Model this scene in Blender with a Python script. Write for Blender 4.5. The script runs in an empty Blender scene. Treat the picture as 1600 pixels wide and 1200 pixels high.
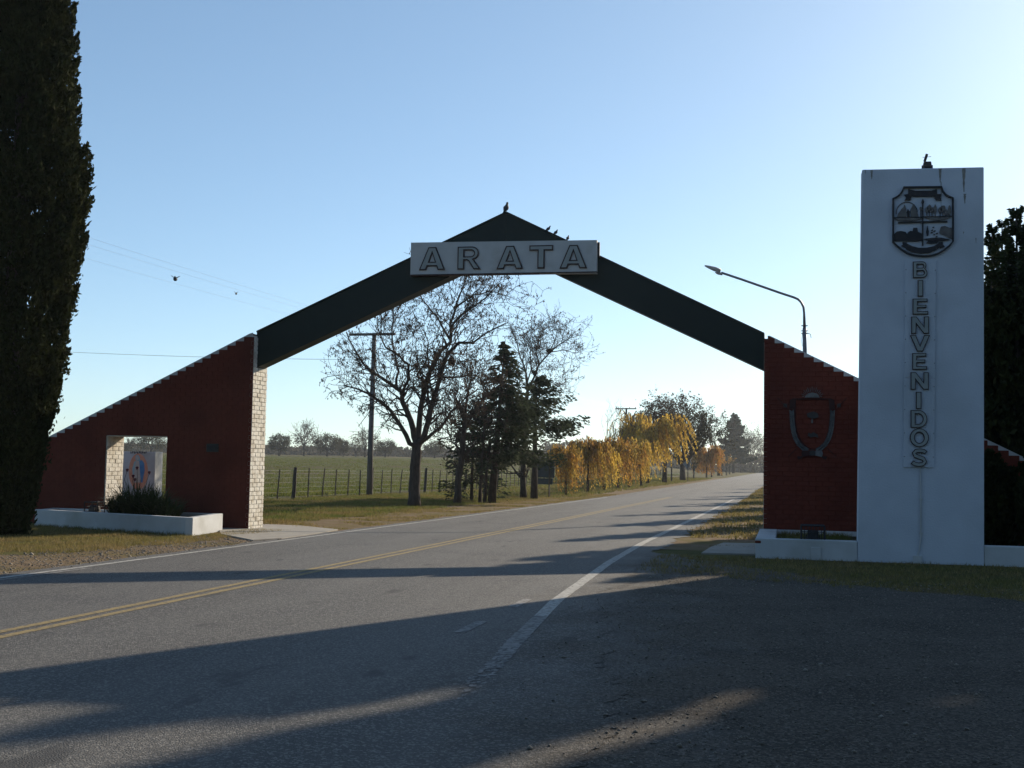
import bpy, bmesh, math, random
import numpy as np
from mathutils import Vector, noise as mnoise

# ------------------------------------------------------------------ camera, sky, sun, exposure
# World axes: +Y runs along the road away from the viewer, +X to its right, Z up.
sc = bpy.context.scene
COL = sc.collection
FPX = 1900.0                       # focal length in pixels of a 1600 px wide picture
TH = math.atan(432 / 1900); PT = math.atan(124 / 1900); RO = 0.018; EYE = 1.5
CAM = np.array([0.0, 0.0, EYE])
FW = np.array([-math.sin(TH) * math.cos(PT), math.cos(TH) * math.cos(PT), math.sin(PT)])
_r = np.array([math.cos(TH), math.sin(TH), 0.0]); _u = np.cross(_r, FW)
RT = _r * math.cos(RO) + _u * math.sin(RO); UP = -_r * math.sin(RO) + _u * math.cos(RO)
cd = bpy.data.cameras.new('camera'); cam = bpy.data.objects.new('camera', cd); COL.objects.link(cam)
cd.sensor_width = 36.0; cd.lens = FPX / 1600 * 36; cd.clip_start = 0.1; cd.clip_end = 6000
from mathutils import Matrix
cam.matrix_world = Matrix(((RT[0], UP[0], -FW[0], 0), (RT[1], UP[1], -FW[1], 0), (RT[2], UP[2], -FW[2], EYE), (0, 0, 0, 1)))
sc.camera = cam

SUN_EL, SUN_AZ = math.radians(22.0), math.radians(24.2)     # azimuth clockwise from +Y
world = bpy.data.worlds.new('World'); sc.world = world; world.use_nodes = True
wn = world.node_tree.nodes; wl = world.node_tree.links; wn.clear()
sky = wn.new('ShaderNodeTexSky'); sky.sky_type = 'NISHITA'; sky.sun_disc = False
sky.sun_elevation = SUN_EL; sky.sun_rotation = SUN_AZ
sky.altitude = 2700; sky.air_density = 1.0; sky.dust_density = 3.2; sky.ozone_density = 2.2
bg = wn.new('ShaderNodeBackground'); bg.inputs['Strength'].default_value = 0.137
wo = wn.new('ShaderNodeOutputWorld')
tint = wn.new('ShaderNodeMix'); tint.data_type = 'RGBA'; tint.blend_type = 'MULTIPLY'; tint.inputs[0].default_value = 1.0; tint.inputs[7].default_value = (.97, 1.12, 1.14, 1)
soft = wn.new('ShaderNodeGamma'); soft.inputs['Gamma'].default_value = 0.80; wl.new(sky.outputs[0], soft.inputs[0])
wl.new(soft.outputs[0], tint.inputs[6]); wl.new(tint.outputs[2], bg.inputs[0]); wl.new(bg.outputs[0], wo.inputs[0])
sl = bpy.data.lights.new('sun', 'SUN'); sl.energy = 5.0; sl.angle = math.radians(0.53); sl.color = (1.0, 0.86, 0.66)
sun = bpy.data.objects.new('sun', sl); COL.objects.link(sun)
SUND = Vector((math.sin(SUN_AZ) * math.cos(SUN_EL), math.cos(SUN_AZ) * math.cos(SUN_EL), math.sin(SUN_EL)))
sun.rotation_euler = SUND.to_track_quat('Z', 'Y').to_euler(); sun.location = (30, 60, 40)
sc.view_settings.view_transform = 'Standard'; sc.view_settings.look = 'None'
sc.view_settings.exposure = 0.45; sc.view_settings.gamma = 1.0
try: sc.view_settings.use_curve_mapping = False
except Exception: pass
sc.cycles.max_bounces = 6; sc.cycles.transparent_max_bounces = 6

# ------------------------------------------------------------------ terrain function and placing helpers
XS = sorted(set([-900, -600, -400, -250, -170, -120, -95, -80, -70] + list(range(-64, -22, 2)) + list(range(-22, 13, 2)) + [16, 24, 40, 70, 120, 250, 500, 900]))
YS = sorted(set([-60, -30, -15] + list(range(-8, 41, 4)) + [46, 52, 60, 70, 82, 96, 112, 130, 150, 175, 205, 240, 280, 330, 380, 450, 560, 750, 1000, 1500, 2500]))
def sm01(x):
    x = min(1.0, max(0.0, x)); return x * x * (3 - 2 * x)
def g(u, s):
    return -.004 * min(max(s, 0), 70) + sm01((-u - 24) / 40) * .0085 * min(max(s, 0), 380)
def ray(px, py): return FW + RT * ((px - 800) / FPX) - UP * ((py - 600) / FPX)
def on_plane(px, py, sy):                      # point of the vertical plane y = sy seen at that place of the photo
    d = ray(px, py); t = (sy - CAM[1]) / d[1]; return CAM + d * t
def on_ground(px, py):
    d = ray(px, py); z = 0.0
    for i in range(60):
        p = CAM + d * ((z - EYE) / d[2]); z = .5 * z + .5 * g(p[0], p[1])
    return p
def at_dist(px, py, Z):                        # point at viewing distance Z
    return CAM + ray(px, py) * Z
def verge(px, u):                              # ground point on the line x = u under photo column px, and its distance
    d = ray(px, 725); t = u / d[0]; p = CAM + d * t
    return np.array([u, p[1], g(u, p[1])]), float(t)
def height_at(px, py, base, Z):                # height above base of what stands at that distance
    return float((CAM + ray(px, py) * Z)[2] - base[2])

# ------------------------------------------------------------------ object helpers
def tag(o, label=None, cat=None, group=None, kind=None):
    if label: o['label'] = label
    if cat: o['category'] = cat
    if group: o['group'] = group
    if kind: o['kind'] = kind
    return o
def thing(name, label, cat, loc=(0, 0, 0), group=None):
    o = bpy.data.objects.new(name, None); COL.objects.link(o); o.location = [float(v) for v in loc]; o.empty_display_size = .2
    return tag(o, label, cat, group)
def root_loc(p):
    l = Vector((0, 0, 0))
    while p is not None: l += p.location; p = p.parent
    return l
def link_mesh(name, me, parent=None):
    o = bpy.data.objects.new(name, me); COL.objects.link(o)
    if parent is not None: o.parent = parent
    return o
def mesh_np(name, V, Fc, mat, parent=None, smooth=False, matidx=None):
    """V (n,3) world coordinates, Fc (m,k) with k equal for all faces."""
    V = np.asarray(V, dtype=np.float32); Fc = np.asarray(Fc, dtype=np.int32)
    if parent is not None: V = V - np.array(root_loc(parent), dtype=np.float32)
    me = bpy.data.meshes.new(name); k = Fc.shape[1]
    me.vertices.add(len(V)); me.vertices.foreach_set('co', V.ravel())
    me.loops.add(Fc.size); me.loops.foreach_set('vertex_index', Fc.ravel())
    me.polygons.add(len(Fc)); me.polygons.foreach_set('loop_start', np.arange(0, Fc.size, k, dtype=np.int32))
    for m in (mat if isinstance(mat, (list, tuple)) else [mat]): me.materials.append(m)
    if matidx is not None: me.polygons.foreach_set('material_index', np.asarray(matidx, dtype=np.int32))
    me.update(calc_edges=True); me.validate()
    if smooth: me.polygons.foreach_set('use_smooth', np.ones(len(me.polygons), dtype=bool))
    return link_mesh(name, me, parent)
class MB:
    def __init__(s): s.v = []; s.f = []
    def add(s, vs, fs):
        o = len(s.v); s.v += [tuple(float(c) for c in v) for v in vs]; s.f += [tuple(i + o for i in f) for f in fs]
    def box(s, a, b):
        x0, y0, z0 = a; x1, y1, z1 = b
        s.hexa([(x0, y0, z0), (x1, y0, z0), (x1, y1, z0), (x0, y1, z0)], [(x0, y0, z1), (x1, y0, z1), (x1, y1, z1), (x0, y1, z1)])
    def hexa(s, lo, hi):                        # two quads, counter clockwise from above
        s.add(list(lo) + list(hi), [(3, 2, 1, 0), (4, 5, 6, 7), (0, 1, 5, 4), (1, 2, 6, 5), (2, 3, 7, 6), (3, 0, 4, 7)])
    def prism(s, poly, y0, y1):                 # outline in x,z (counter clockwise seen from the viewer at -y), depth y0..y1
        n = len(poly)
        s.add([(p[0], y0, p[1]) for p in poly] + [(p[0], y1, p[1]) for p in poly],
              [tuple(range(n)), tuple(range(2 * n - 1, n - 1, -1))] + [(i, i + n, (i + 1) % n + n, (i + 1) % n) for i in range(n)])
    def tube(s, pts, rad, n=8, cap=True):
        pts = [np.array(p, dtype=float) for p in pts]; m = len(pts)
        if not hasattr(rad, '__len__'): rad = [rad] * m
        prev = None; o = len(s.v)
        for i in range(m):
            t = pts[min(i + 1, m - 1)] - pts[max(i - 1, 0)]; L = np.linalg.norm(t); t = t / (L if L > 1e-9 else 1)
            if prev is None:
                a = np.array([0, 0, 1.]) if abs(t[2]) < .9 else np.array([1., 0, 0]); a = np.cross(t, a)
            else: a = prev - t * prev.dot(t)
            a = a / max(1e-9, np.linalg.norm(a)); prev = a; b = np.cross(t, a)
            for k in range(n):
                w = 2 * math.pi * k / n
                s.v.append(tuple(pts[i] + (a * math.cos(w) + b * math.sin(w)) * rad[i]))
        for i in range(m - 1):
            for k in range(n):
                k2 = (k + 1) % n
                s.f.append((o + i * n + k, o + i * n + k2, o + (i + 1) * n + k2, o + (i + 1) * n + k))
        if cap and n > 2:
            s.f.append(tuple(o + k for k in range(n - 1, -1, -1))); s.f.append(tuple(o + (m - 1) * n + k for k in range(n)))
    def build(s, name, mat, parent=None, smooth=False, bevel=0):
        me = bpy.data.meshes.new(name); off = root_loc(parent) if parent is not None else Vector((0, 0, 0))
        me.from_pydata([(v[0] - off[0], v[1] - off[1], v[2] - off[2]) for v in s.v], [], s.f); me.update()
        bm = bmesh.new(); bm.from_mesh(me); bmesh.ops.recalc_face_normals(bm, faces=bm.faces)
        if bevel: bmesh.ops.bevel(bm, geom=bm.edges[:], offset=bevel, segments=1, affect='EDGES', clamp_overlap=True)
        bm.to_mesh(me); bm.free()
        me.materials.append(mat)
        if smooth: me.polygons.foreach_set('use_smooth', [True] * len(me.polygons))
        return link_mesh(name, me, parent)
def copy_tree(o, loc, rot=0.0, scale=1.0, label=None):
    r = o.copy(); COL.objects.link(r); r.location = loc; r.rotation_euler = (0, 0, rot); r.scale = (scale,) * 3
    if label: r['label'] = label
    for ch in list(o.children):
        c = ch.copy(); COL.objects.link(c); c.parent = r
    return r

# ------------------------------------------------------------------ materials
def mat(name, c1, c2=None, scale=4.0, rough=.9, bump=0.0, bscale=60.0, c3=None, scale3=.6, trans=0.0, island=0.0, spec=.3, detail=6.0, stretch=(1, 1, 1), amt3=(.45, .65), tcol=None, sharp=(.35, .65), metallic=0.0, stretch3=None, c4=None, scale4=60.0):
    m = bpy.data.materials.new(name); m.use_nodes = True
    nt = m.node_tree; N = nt.nodes; L = nt.links; N.clear()
    out = N.new('ShaderNodeOutputMaterial'); b = N.new('ShaderNodeBsdfPrincipled')
    b.inputs['Roughness'].default_value = rough; b.inputs['Specular IOR Level'].default_value = spec; b.inputs['Metallic'].default_value = metallic
    geo = N.new('ShaderNodeNewGeometry'); mp = N.new('ShaderNodeMapping'); mp.inputs['Scale'].default_value = stretch
    L.new(geo.outputs['Position'], mp.inputs['Vector'])
    def nz(sc_, det=detail):
        n = N.new('ShaderNodeTexNoise'); n.inputs['Scale'].default_value = sc_; n.inputs['Detail'].default_value = det; L.new(mp.outputs[0], n.inputs['Vector']); return n
    def rng(sock, a, c):
        r = N.new('ShaderNodeMapRange'); r.inputs['From Min'].default_value = a; r.inputs['From Max'].default_value = c; L.new(sock, r.inputs['Value']); return r.outputs[0]
    def mix(f, A, B):
        x = N.new('ShaderNodeMix'); x.data_type = 'RGBA'
        L.new(f, x.inputs[0])
        for sck, v in ((x.inputs[6], A), (x.inputs[7], B)):
            if hasattr(v, 'links'): L.new(v, sck)
            else: sck.default_value = (*v, 1)
        return x.outputs[2]
    col = None
    if c2 is not None: col = mix(rng(nz(scale).outputs['Fac'], *sharp), c1, c2)
    if c3 is not None:
        n3 = nz(scale3)
        if stretch3:
            mp3 = N.new('ShaderNodeMapping'); mp3.inputs['Scale'].default_value = stretch3; L.new(geo.outputs['Position'], mp3.inputs['Vector']); L.new(mp3.outputs[0], n3.inputs['Vector'])
        col = mix(rng(n3.outputs['Fac'], *amt3), col if col is not None else c1, c3)
    if c4 is not None:
        vo = N.new('ShaderNodeTexVoronoi'); vo.inputs['Scale'].default_value = scale4; L.new(geo.outputs['Position'], vo.inputs['Vector'])
        sp = N.new('ShaderNodeSeparateColor'); L.new(vo.outputs['Color'], sp.inputs[0]); col = mix(rng(sp.outputs[0], .72, .80), col, c4)
    if island:
        hsv = N.new('ShaderNodeHueSaturation')
        r = N.new('ShaderNodeMapRange'); r.inputs['To Min'].default_value = 1 - island; r.inputs['To Max'].default_value = 1 + island
        L.new(geo.outputs['Random Per Island'], r.inputs['Value']); L.new(r.outputs[0], hsv.inputs['Value'])
        if col is not None: L.new(col, hsv.inputs['Color'])
        else: hsv.inputs['Color'].default_value = (*c1, 1)
        col = hsv.outputs[0]
    if col is not None: L.new(col, b.inputs['Base Color'])
    else: b.inputs['Base Color'].default_value = (*c1, 1)
    if bump:
        bn = N.new('ShaderNodeBump'); bn.inputs['Strength'].default_value = min(1, bump); bn.inputs['Distance'].default_value = 0.02 if bump <= 1 else .02 * bump
        L.new(nz(bscale, 4).outputs['Fac'], bn.inputs['Height']); L.new(bn.outputs[0], b.inputs['Normal'])
    sh = b.outputs[0]
    if trans:
        t = N.new('ShaderNodeBsdfTranslucent'); ms = N.new('ShaderNodeMixShader'); ms.inputs[0].default_value = trans
        if tcol: t.inputs[0].default_value = (*tcol, 1)
        elif col is not None: L.new(col, t.inputs[0])
        else: t.inputs[0].default_value = (*c1, 1)
        L.new(sh, ms.inputs[1]); L.new(t.outputs[0], ms.inputs[2]); sh = ms.outputs[0]
    L.new(sh, out.inputs[0])
    return m
M = {}
def ground_mix():
    m = bpy.data.materials.new('asphalt_and_gravel'); m.use_nodes = True; nt = m.node_tree; N = nt.nodes; L = nt.links; N.clear()
    out = N.new('ShaderNodeOutputMaterial'); b = N.new('ShaderNodeBsdfPrincipled'); geo = N.new('ShaderNodeNewGeometry'); L.new(b.outputs[0], out.inputs[0])
    def nz(sc_, det=6, stretch=None, rough=.5):
        n = N.new('ShaderNodeTexNoise'); n.inputs['Scale'].default_value = sc_; n.inputs['Detail'].default_value = det; n.inputs['Roughness'].default_value = rough
        if stretch:
            mp = N.new('ShaderNodeMapping'); mp.inputs['Scale'].default_value = stretch; L.new(geo.outputs['Position'], mp.inputs['Vector']); L.new(mp.outputs[0], n.inputs['Vector'])
        else: L.new(geo.outputs['Position'], n.inputs['Vector'])
        return n.outputs['Fac']
    def rng(sock, a, c, lo=0, hi=1):
        r = N.new('ShaderNodeMapRange'); r.inputs[1].default_value = a; r.inputs[2].default_value = c; r.inputs[3].default_value = lo; r.inputs[4].default_value = hi; L.new(sock, r.inputs[0]); return r.outputs[0]
    def mth(op, a, c):
        x = N.new('ShaderNodeMath'); x.operation = op
        for k, v in enumerate((a, c)):
            if hasattr(v, 'links'): L.new(v, x.inputs[k])
            else: x.inputs[k].default_value = v
        return x.outputs[0]
    def mix(f, A, B):
        x = N.new('ShaderNodeMix'); x.data_type = 'RGBA'; L.new(f, x.inputs[0])
        for sck, v in ((x.inputs[6], A), (x.inputs[7], B)):
            if hasattr(v, 'links'): L.new(v, sck)
            else: sck.default_value = (*v, 1)
        return x.outputs[2]
    vo = N.new('ShaderNodeTexVoronoi'); vo.inputs['Scale'].default_value = 72; L.new(geo.outputs['Position'], vo.inputs['Vector']); sp = N.new('ShaderNodeSeparateColor'); L.new(vo.outputs['Color'], sp.inputs[0])
    fine = rng(nz(62), .42, .58); chips = rng(sp.outputs[0], .74, .82)
    asp = mix(fine, (.066, .064, .063), (.122, .118, .112)); asp = mix(rng(nz(1.0, 5, (1.0, .045, 1)), .44, .60), asp, (.070, .068, .066))
    asp = mix(rng(nz(.55, 6), .54, .70), asp, (.056, .055, .057)); asp = mix(chips, asp, (.19, .18, .168))
    asp = mix(rng(nz(2.3, 8, (1, .35, 1)), .64, .70), asp, (.050, .049, .050))
    grv = mix(rng(nz(34), .40, .60), (.072, .064, .056), (.135, .116, .096)); grv = mix(rng(nz(.9, 7), .45, .62), grv, (.076, .067, .058)); grv = mix(chips, grv, (.185, .160, .132))
    xyz = N.new('ShaderNodeSeparateXYZ'); L.new(geo.outputs['Position'], xyz.inputs[0])
    t = mth('ADD', xyz.outputs[0], mth('MULTIPLY', xyz.outputs[1], .075)); t = mth('ADD', t, rng(nz(.8, 8, None, .62), .25, .75, -.95, .95)); t = mth('ADD', t, rng(nz(14, 4), .3, .7, -.25, .25))
    t = mth('MULTIPLY', rng(t, -1.55, .05), rng(xyz.outputs[1], 23.5, 18.5)); L.new(mix(t, asp, grv), b.inputs['Base Color'])
    L.new(rng(t, 0, 1, .72, .95), b.inputs['Roughness']); L.new(rng(t, 0, 1, .35, .05), b.inputs['Specular IOR Level'])
    bn = N.new('ShaderNodeBump'); bn.inputs['Strength'].default_value = .9; bn.inputs['Distance'].default_value = .02; L.new(nz(95, 4), bn.inputs['Height']); L.new(bn.outputs[0], b.inputs['Normal'])
    return m
M['asphalt'] = ground_mix(); M['gravel'] = M['asphalt']
M['stone'] = mat('stone', (.15, .13, .11), (.25, .22, .18), 20, .9, island=.45)
M['grass_ground'] = mat('grass_ground', (.072, .076, .024), (.125, .108, .042), 1.2, .95, 1.0, 40, c3=(.12, .09, .045), scale3=.35, spec=.04)
M['dry_ground'] = mat('dry_ground', (.17, .12, .075), (.23, .17, .11), 5, .95, 1.0, 50, c3=(.15, .12, .05), scale3=.7, spec=.04)
M['field'] = mat('field', (.062, .074, .019), (.092, .096, .029), 1.0, .95, 1.0, 8, c3=(.085, .070, .034), scale3=.12, stretch=(1, .5, 1), spec=.04)
M['concrete'] = mat('concrete', (.33, .305, .265), (.27, .25, .22), 6, .9, .3, 60, c3=(.27, .25, .22), scale3=1.4)
M['white_line'] = mat('white_line', (.42, .41, .38), (.30, .29, .27), 14, .8, c3=(.12, .115, .11), scale3=22, amt3=(.52, .66))
M['white_worn'] = mat('white_worn', (.26, .25, .24), (.19, .185, .18), 14, .8, c3=(.10, .098, .095), scale3=20, amt3=(.46, .60))
M['white_ghost'] = mat('white_ghost', (.20, .19, .18), (.15, .145, .14), 14, .8, c3=(.088, .085, .081), scale3=17, amt3=(.34, .50))
M['yellow_line'] = mat('yellow_line', (.30, .225, .095), (.24, .18, .085), 14, .8, c3=(.12, .105, .08), scale3=22, amt3=(.52, .66))
M['red_brick'] = mat('red_brick', (.155, .042, .029), (.128, .036, .025), 9, .8, .5, 70, c3=(.105, .030, .022), scale3=1.3, spec=.04)
M['red_mortar'] = mat('red_mortar', (.135, .038, .026), (.118, .034, .024), 8, .9, .4, 70, spec=.04)
M['white_brick'] = mat('white_brick', (.74, .71, .65), (.63, .60, .53), 14, .85, .6, 60, c3=(.50, .45, .37), scale3=5)
M['white_plaster'] = mat('white_plaster', (.50, .515, .53), (.45, .46, .47), 3, .85, .25, 45, c3=(.33, .33, .31), scale3=1.1, amt3=(.50, .74))
M['tower_plaster'] = mat('tower_plaster', (.53, .57, .64), (.49, .53, .60), 2.2, .85, .3, 35, c3=(.40, .435, .48), scale3=.7, amt3=(.48, .78))
M['stain'] = mat('stain', (.16, .15, .14), (.27, .26, .24), 14, .9)
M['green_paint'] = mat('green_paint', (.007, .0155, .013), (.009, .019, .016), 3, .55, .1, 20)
M['sign_board'] = mat('sign_board', (.50, .495, .49), (.44, .435, .43), 3, .7, c3=(.36, .33, .29), scale3=1.5, amt3=(.55, .8))
M['letter_edge'] = mat('letter_edge', (.035, .022, .022), (.05, .03, .03), 10, .7)
M['letter_face'] = mat('letter_face', (.30, .32, .31), (.25, .27, .265), 5, .6)
M['iron'] = mat('iron', (.022, .022, .026), (.035, .03, .032), 12, .6)
M['emblem_relief'] = mat('emblem_relief', (.10, .09, .09), (.16, .15, .14), 12, .7)
M['grey_relief'] = mat('grey_relief', (.15, .16, .165), (.09, .095, .10), 12, .6)
M['dark_relief'] = mat('dark_relief', (.045, .014, .012), (.03, .012, .012), 12, .7)
M['bronze'] = mat('bronze', (.03, .03, .032), (.05, .045, .045), 20, .5)
M['soil'] = mat('soil', (.045, .035, .026), (.07, .055, .04), 8, .95, 1.0, 30, spec=.04)
M['bark'] = mat('bark', (.045, .036, .030), (.075, .060, .050), 14, .95, 1.0, 30, stretch=(1, 1, .3))
M['twig'] = mat('twig', (.050, .040, .034), (.07, .056, .046), 6, .95)
M['pod'] = mat('pod', (.055, .035, .022), (.09, .055, .03), 5, .8, trans=.2, island=.3)
M['post_wood'] = mat('post_wood', (.06, .048, .04), (.10, .082, .068), 12, .95, .8, 40, stretch=(1, 1, .2))
M['pole_wood'] = mat('pole_wood', (.10, .09, .085), (.15, .135, .125), 8, .9, .5, 40, stretch=(1, 1, .15))
M['fence_wire'] = mat('fence_wire', (.20, .19, .18), (.15, .145, .14), 4, .6)
M['wire'] = mat('wire', (.95, .94, .92), (.9, .89, .87), 4, .3, metallic=1.0)
M['cypress'] = mat('cypress', (.024, .030, .011), (.036, .041, .014), 1.6, .9, trans=.12, island=.35, spec=.04)
M['spruce'] = mat('spruce', (.046, .060, .036), (.068, .078, .046), 1.4, .9, trans=.25, island=.3, spec=.04)
M['conifer'] = mat('conifer', (.036, .045, .020), (.052, .060, .026), 1.4, .9, trans=.12, island=.3, spec=.04)
M['willow'] = mat('willow', (.60, .37, .065), (.38, .18, .05), 1.6, .8, trans=.5, island=.4, c3=(.36, .27, .07), scale3=.9)
M['willow_y'] = mat('willow_y', (.68, .48, .09), (.50, .32, .07), 1.6, .8, trans=.5, island=.3)
M['orange_leaf'] = mat('orange_leaf', (.48, .20, .04), (.40, .24, .05), .9, .8, trans=.45, island=.3)
M['scrub'] = mat('scrub', (.062, .060, .032), (.085, .078, .042), .5, .9, trans=.15, island=.3, spec=.04)
M['scrub_grey'] = mat('scrub_grey', (.12, .105, .075), (.15, .13, .095), .5, .9, trans=.15, island=.3, spec=.04)
M['blade'] = mat('blade', (.10, .135, .028), (.17, .15, .045), 1.2, .85, trans=.4, island=.35, c3=(.23, .17, .07), scale3=.5)
M['blade_dry'] = mat('blade_dry', (.27, .20, .09), (.18, .16, .05), 1.5, .85, trans=.4, island=.35)
M['sprout'] = mat('sprout', (.11, .14, .028), (.16, .15, .045), .6, .85, trans=.35, island=.45, spec=.04)
M['strappy'] = mat('strappy', (.035, .055, .018), (.05, .07, .024), 3, .6, trans=.2, island=.3)
M['bird'] = mat('bird', (.03, .03, .035), (.05, .048, .05), 30, .7)
M['lamp_metal'] = mat('lamp_metal', (.20, .20, .215), (.15, .15, .165), 8, .5, metallic=.3)
M['lamp_head'] = mat('lamp_head', (.42, .37, .35), (.33, .30, .28), 20, .5)
M['sign_back'] = mat('sign_back', (.045, .055, .06), (.06, .07, .075), 5, .6)
M['diamond_back'] = mat('diamond_back', (.16, .19, .21), (.13, .155, .18), 5, .5)
M['halo'] = mat('halo', (.55, .24, .16), (.60, .32, .20), 10, .8)
M['paint_blue'] = mat('paint_blue', (.06, .17, .36), (.09, .24, .42), 9, .8)
M['paint_teal'] = mat('paint_teal', (.22, .38, .42), (.30, .42, .44), 9, .8)
M['paint_pale'] = mat('paint_pale', (.48, .42, .36), (.42, .38, .34), 9, .8)
M['print_dark'] = mat('print_dark', (.03, .03, .03))
M['petal'] = mat('petal', (.10, .03, .05), (.06, .02, .04), 30)
M['nest'] = mat('nest', (.05, .035, .025), (.07, .05, .035), 20, .95, 1.0, 50)

# ------------------------------------------------------------------ setting: ground, field, road
def sheet(name, xs, ys, dz, m):
    V = [(x, y, g(x, y) + dz) for y in ys for x in xs]; nx = len(xs)
    Fc = [(j * nx + i, j * nx + i + 1, (j + 1) * nx + i + 1, (j + 1) * nx + i) for j in range(len(ys) - 1) for i in range(nx - 1)]
    return tag(mesh_np(name, V, Fc, m, smooth=True), kind='structure')
sheet('ground', XS, YS, 0.0, M['grass_ground'])
sheet('field', [x for x in XS if x <= -22], [y for y in YS if y >= -15 and y <= 330], 0.03, M['field'])

def ys_between(a, b, step=None):
    r = [y for y in YS if a < y < b]; r = sorted(set([a, b] + r))
    if step:
        e = []
        for i in range(len(r) - 1):
            n = max(1, int((r[i + 1] - r[i]) / (step if r[i] < 30 else max(step, .35)))) if r[i] < 60 else max(1, int((r[i + 1] - r[i]) / 4))
            e += [r[i] + (r[i + 1] - r[i]) * k / n for k in range(n)]
        r = e + [b]
    return r
RL = -9.57                                      # left edge line
def right_edge_line(y):                         # the solid right edge line, swinging out at the lay-by
    if y > 25: return -2.90
    return float(np.interp(y, [-20, 0, 8.7, 10.13, 13.7, 19.6, 25], [-1.2, -1.75, -2.12, -2.26, -2.55, -2.80, -2.90]))
rr = random.Random(5)
def ragged(y, a, seed):
    return a * (mnoise.noise((y * .9, seed, 0)) * 1.0 + mnoise.noise((y * 3.1, seed + 7, 0)) * .5)
def strip(name, fl, fr, ys, dz, m, cols=2, kind='structure'):
    V = []; Fc = []
    for y in ys:
        a, b = fl(y), fr(y)
        for k in range(cols): 
            x = a + (b - a) * k / (cols - 1); V.append((x, y, g(max(x, -23), y) + dz))
    for j in range(len(ys) - 1):
        for k in range(cols - 1):
            i = j * cols + k; Fc.append((i, i + 1, i + cols + 1, i + cols))
    o = mesh_np(name, V, Fc, m)
    return tag(o, kind=kind)
strip('dirt_shoulder', lambda y: -12.1 + ragged(y, .5, 3) - (.6 if 28 < y < 60 else 0) + (.8 if 17 < y < 27 else 0), lambda y: RL - .05, ys_between(-10, 200, .35), .004, M['dry_ground'])
strip('dirt_shoulder', lambda y: -2.7, lambda y: (.3 if y > 26 else 0) + ragged(y, .5, 9) - (.8 if y > 40 else 0), ys_between(23.5, 160, .4), .004, M['dry_ground'])
strip('gravel_lot', lambda y: right_edge_line(y) + .2, lambda y: float(np.interp(y, [-10, 10, 14.5, 17.2, 19.5, 22.5], [12, 9, 4.6, .9, -.4, -2.4])) + ragged(y, .35, 21) + .5 * mnoise.noise((y * 2.2, 31, 0)), ys_between(-12, 22.5, .12), .008, M['gravel'], 8)
strip('road', lambda y: RL - .32 + ragged(y, .10, 1), lambda y: right_edge_line(y) + .55 + ragged(y, .30, 2) + .10 * mnoise.noise((y * 9, 4, 0)) + .05 * mnoise.noise((y * 23, 8, 0)) + max(0, (14 - y)) * .07, ys_between(-25, 1200, .07), .012, M['asphalt'], 5)
def line(name, f, y0, y1, w, m):
    strip(name, lambda y: f(y) - w / 2 + rr.uniform(-.004, .004), lambda y: f(y) + w / 2 + rr.uniform(-.004, .004), ys_between(y0, y1, .5), .016, m)
line('edge_line', lambda y: RL, -10, 66, .11, M['white_line'])
line('edge_line', lambda y: right_edge_line(y), 10.9, 12.2, .15, M['white_worn'])
fl = MB(); fr_ = random.Random(41)                      # the last worn-out stretch: scattered flakes of paint
for k in range(900):
    y = 7.4 + 3.55 * fr_.random() ** .62
    if fr_.random() > ((y - 7.3) / 3.6) ** 1.1: continue
    x = right_edge_line(y) + fr_.uniform(-.07, .07); a_ = fr_.uniform(0, 6.28); n_ = 5
    fl.add([(x + fr_.uniform(.5, 1.1) * .022 * math.cos(a_ + 6.283 * i / n_), y + fr_.uniform(.5, 1.1) * .05 * math.sin(a_ + 6.283 * i / n_), g(x, y) + .0145 + (k % 7) * .0002) for i in range(n_)], [tuple(range(n_))])
tag(fl.build('edge_line', M['white_worn']), kind='structure')
line('edge_line', lambda y: right_edge_line(y), 12.2, 68, .14, M['white_line'])
line('centre_line', lambda y: -6.60, -10, 70, .10, M['yellow_line'])
line('centre_line', lambda y: -6.40, -10, 70, .10, M['yellow_line'])
for y0 in (10.7, 12.85):
    line('lane_dash', lambda y: -2.88, y0, y0 + .85, .11, M['white_worn'])
# second short line at the far left, where the two edge lines overlap
line('edge_line', lambda y: RL + .16, 9, 15.2, .09, M['white_worn'])

# concrete apron at the foot of the left pillar, and the one beside the right planter
def slab(name, pts, h, m):
    b = MB(); n = len(pts)
    b.add([(x, y, g(x, y) - .05) for x, y in pts] + [(x, y, g(x, y) + h) for x, y in pts], [tuple(range(n, 2 * n))] + [(i, (i + 1) % n, (i + 1) % n + n, i + n) for i in range(n)])
    return tag(b.build(name, m), kind='structure')
q = [on_ground(*p)[:2] for p in [(345, 836), (395, 846), (440, 843), (490, 836), (528, 829), (470, 823), (400, 820), (340, 824)]]
slab('concrete_apron', [tuple(p) for p in q], .03, M['concrete'])
q = [on_ground(*p)[:2] for p in [(360, 845), (430, 846), (438, 843), (400, 840)]]
q = [on_ground(*p)[:2] for p in [(1096, 866), (1179, 868), (1185, 851), (1130, 850), (1110, 857)]]
slab('concrete_apron', [tuple(p) for p in q], .03, M['concrete'])

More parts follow.
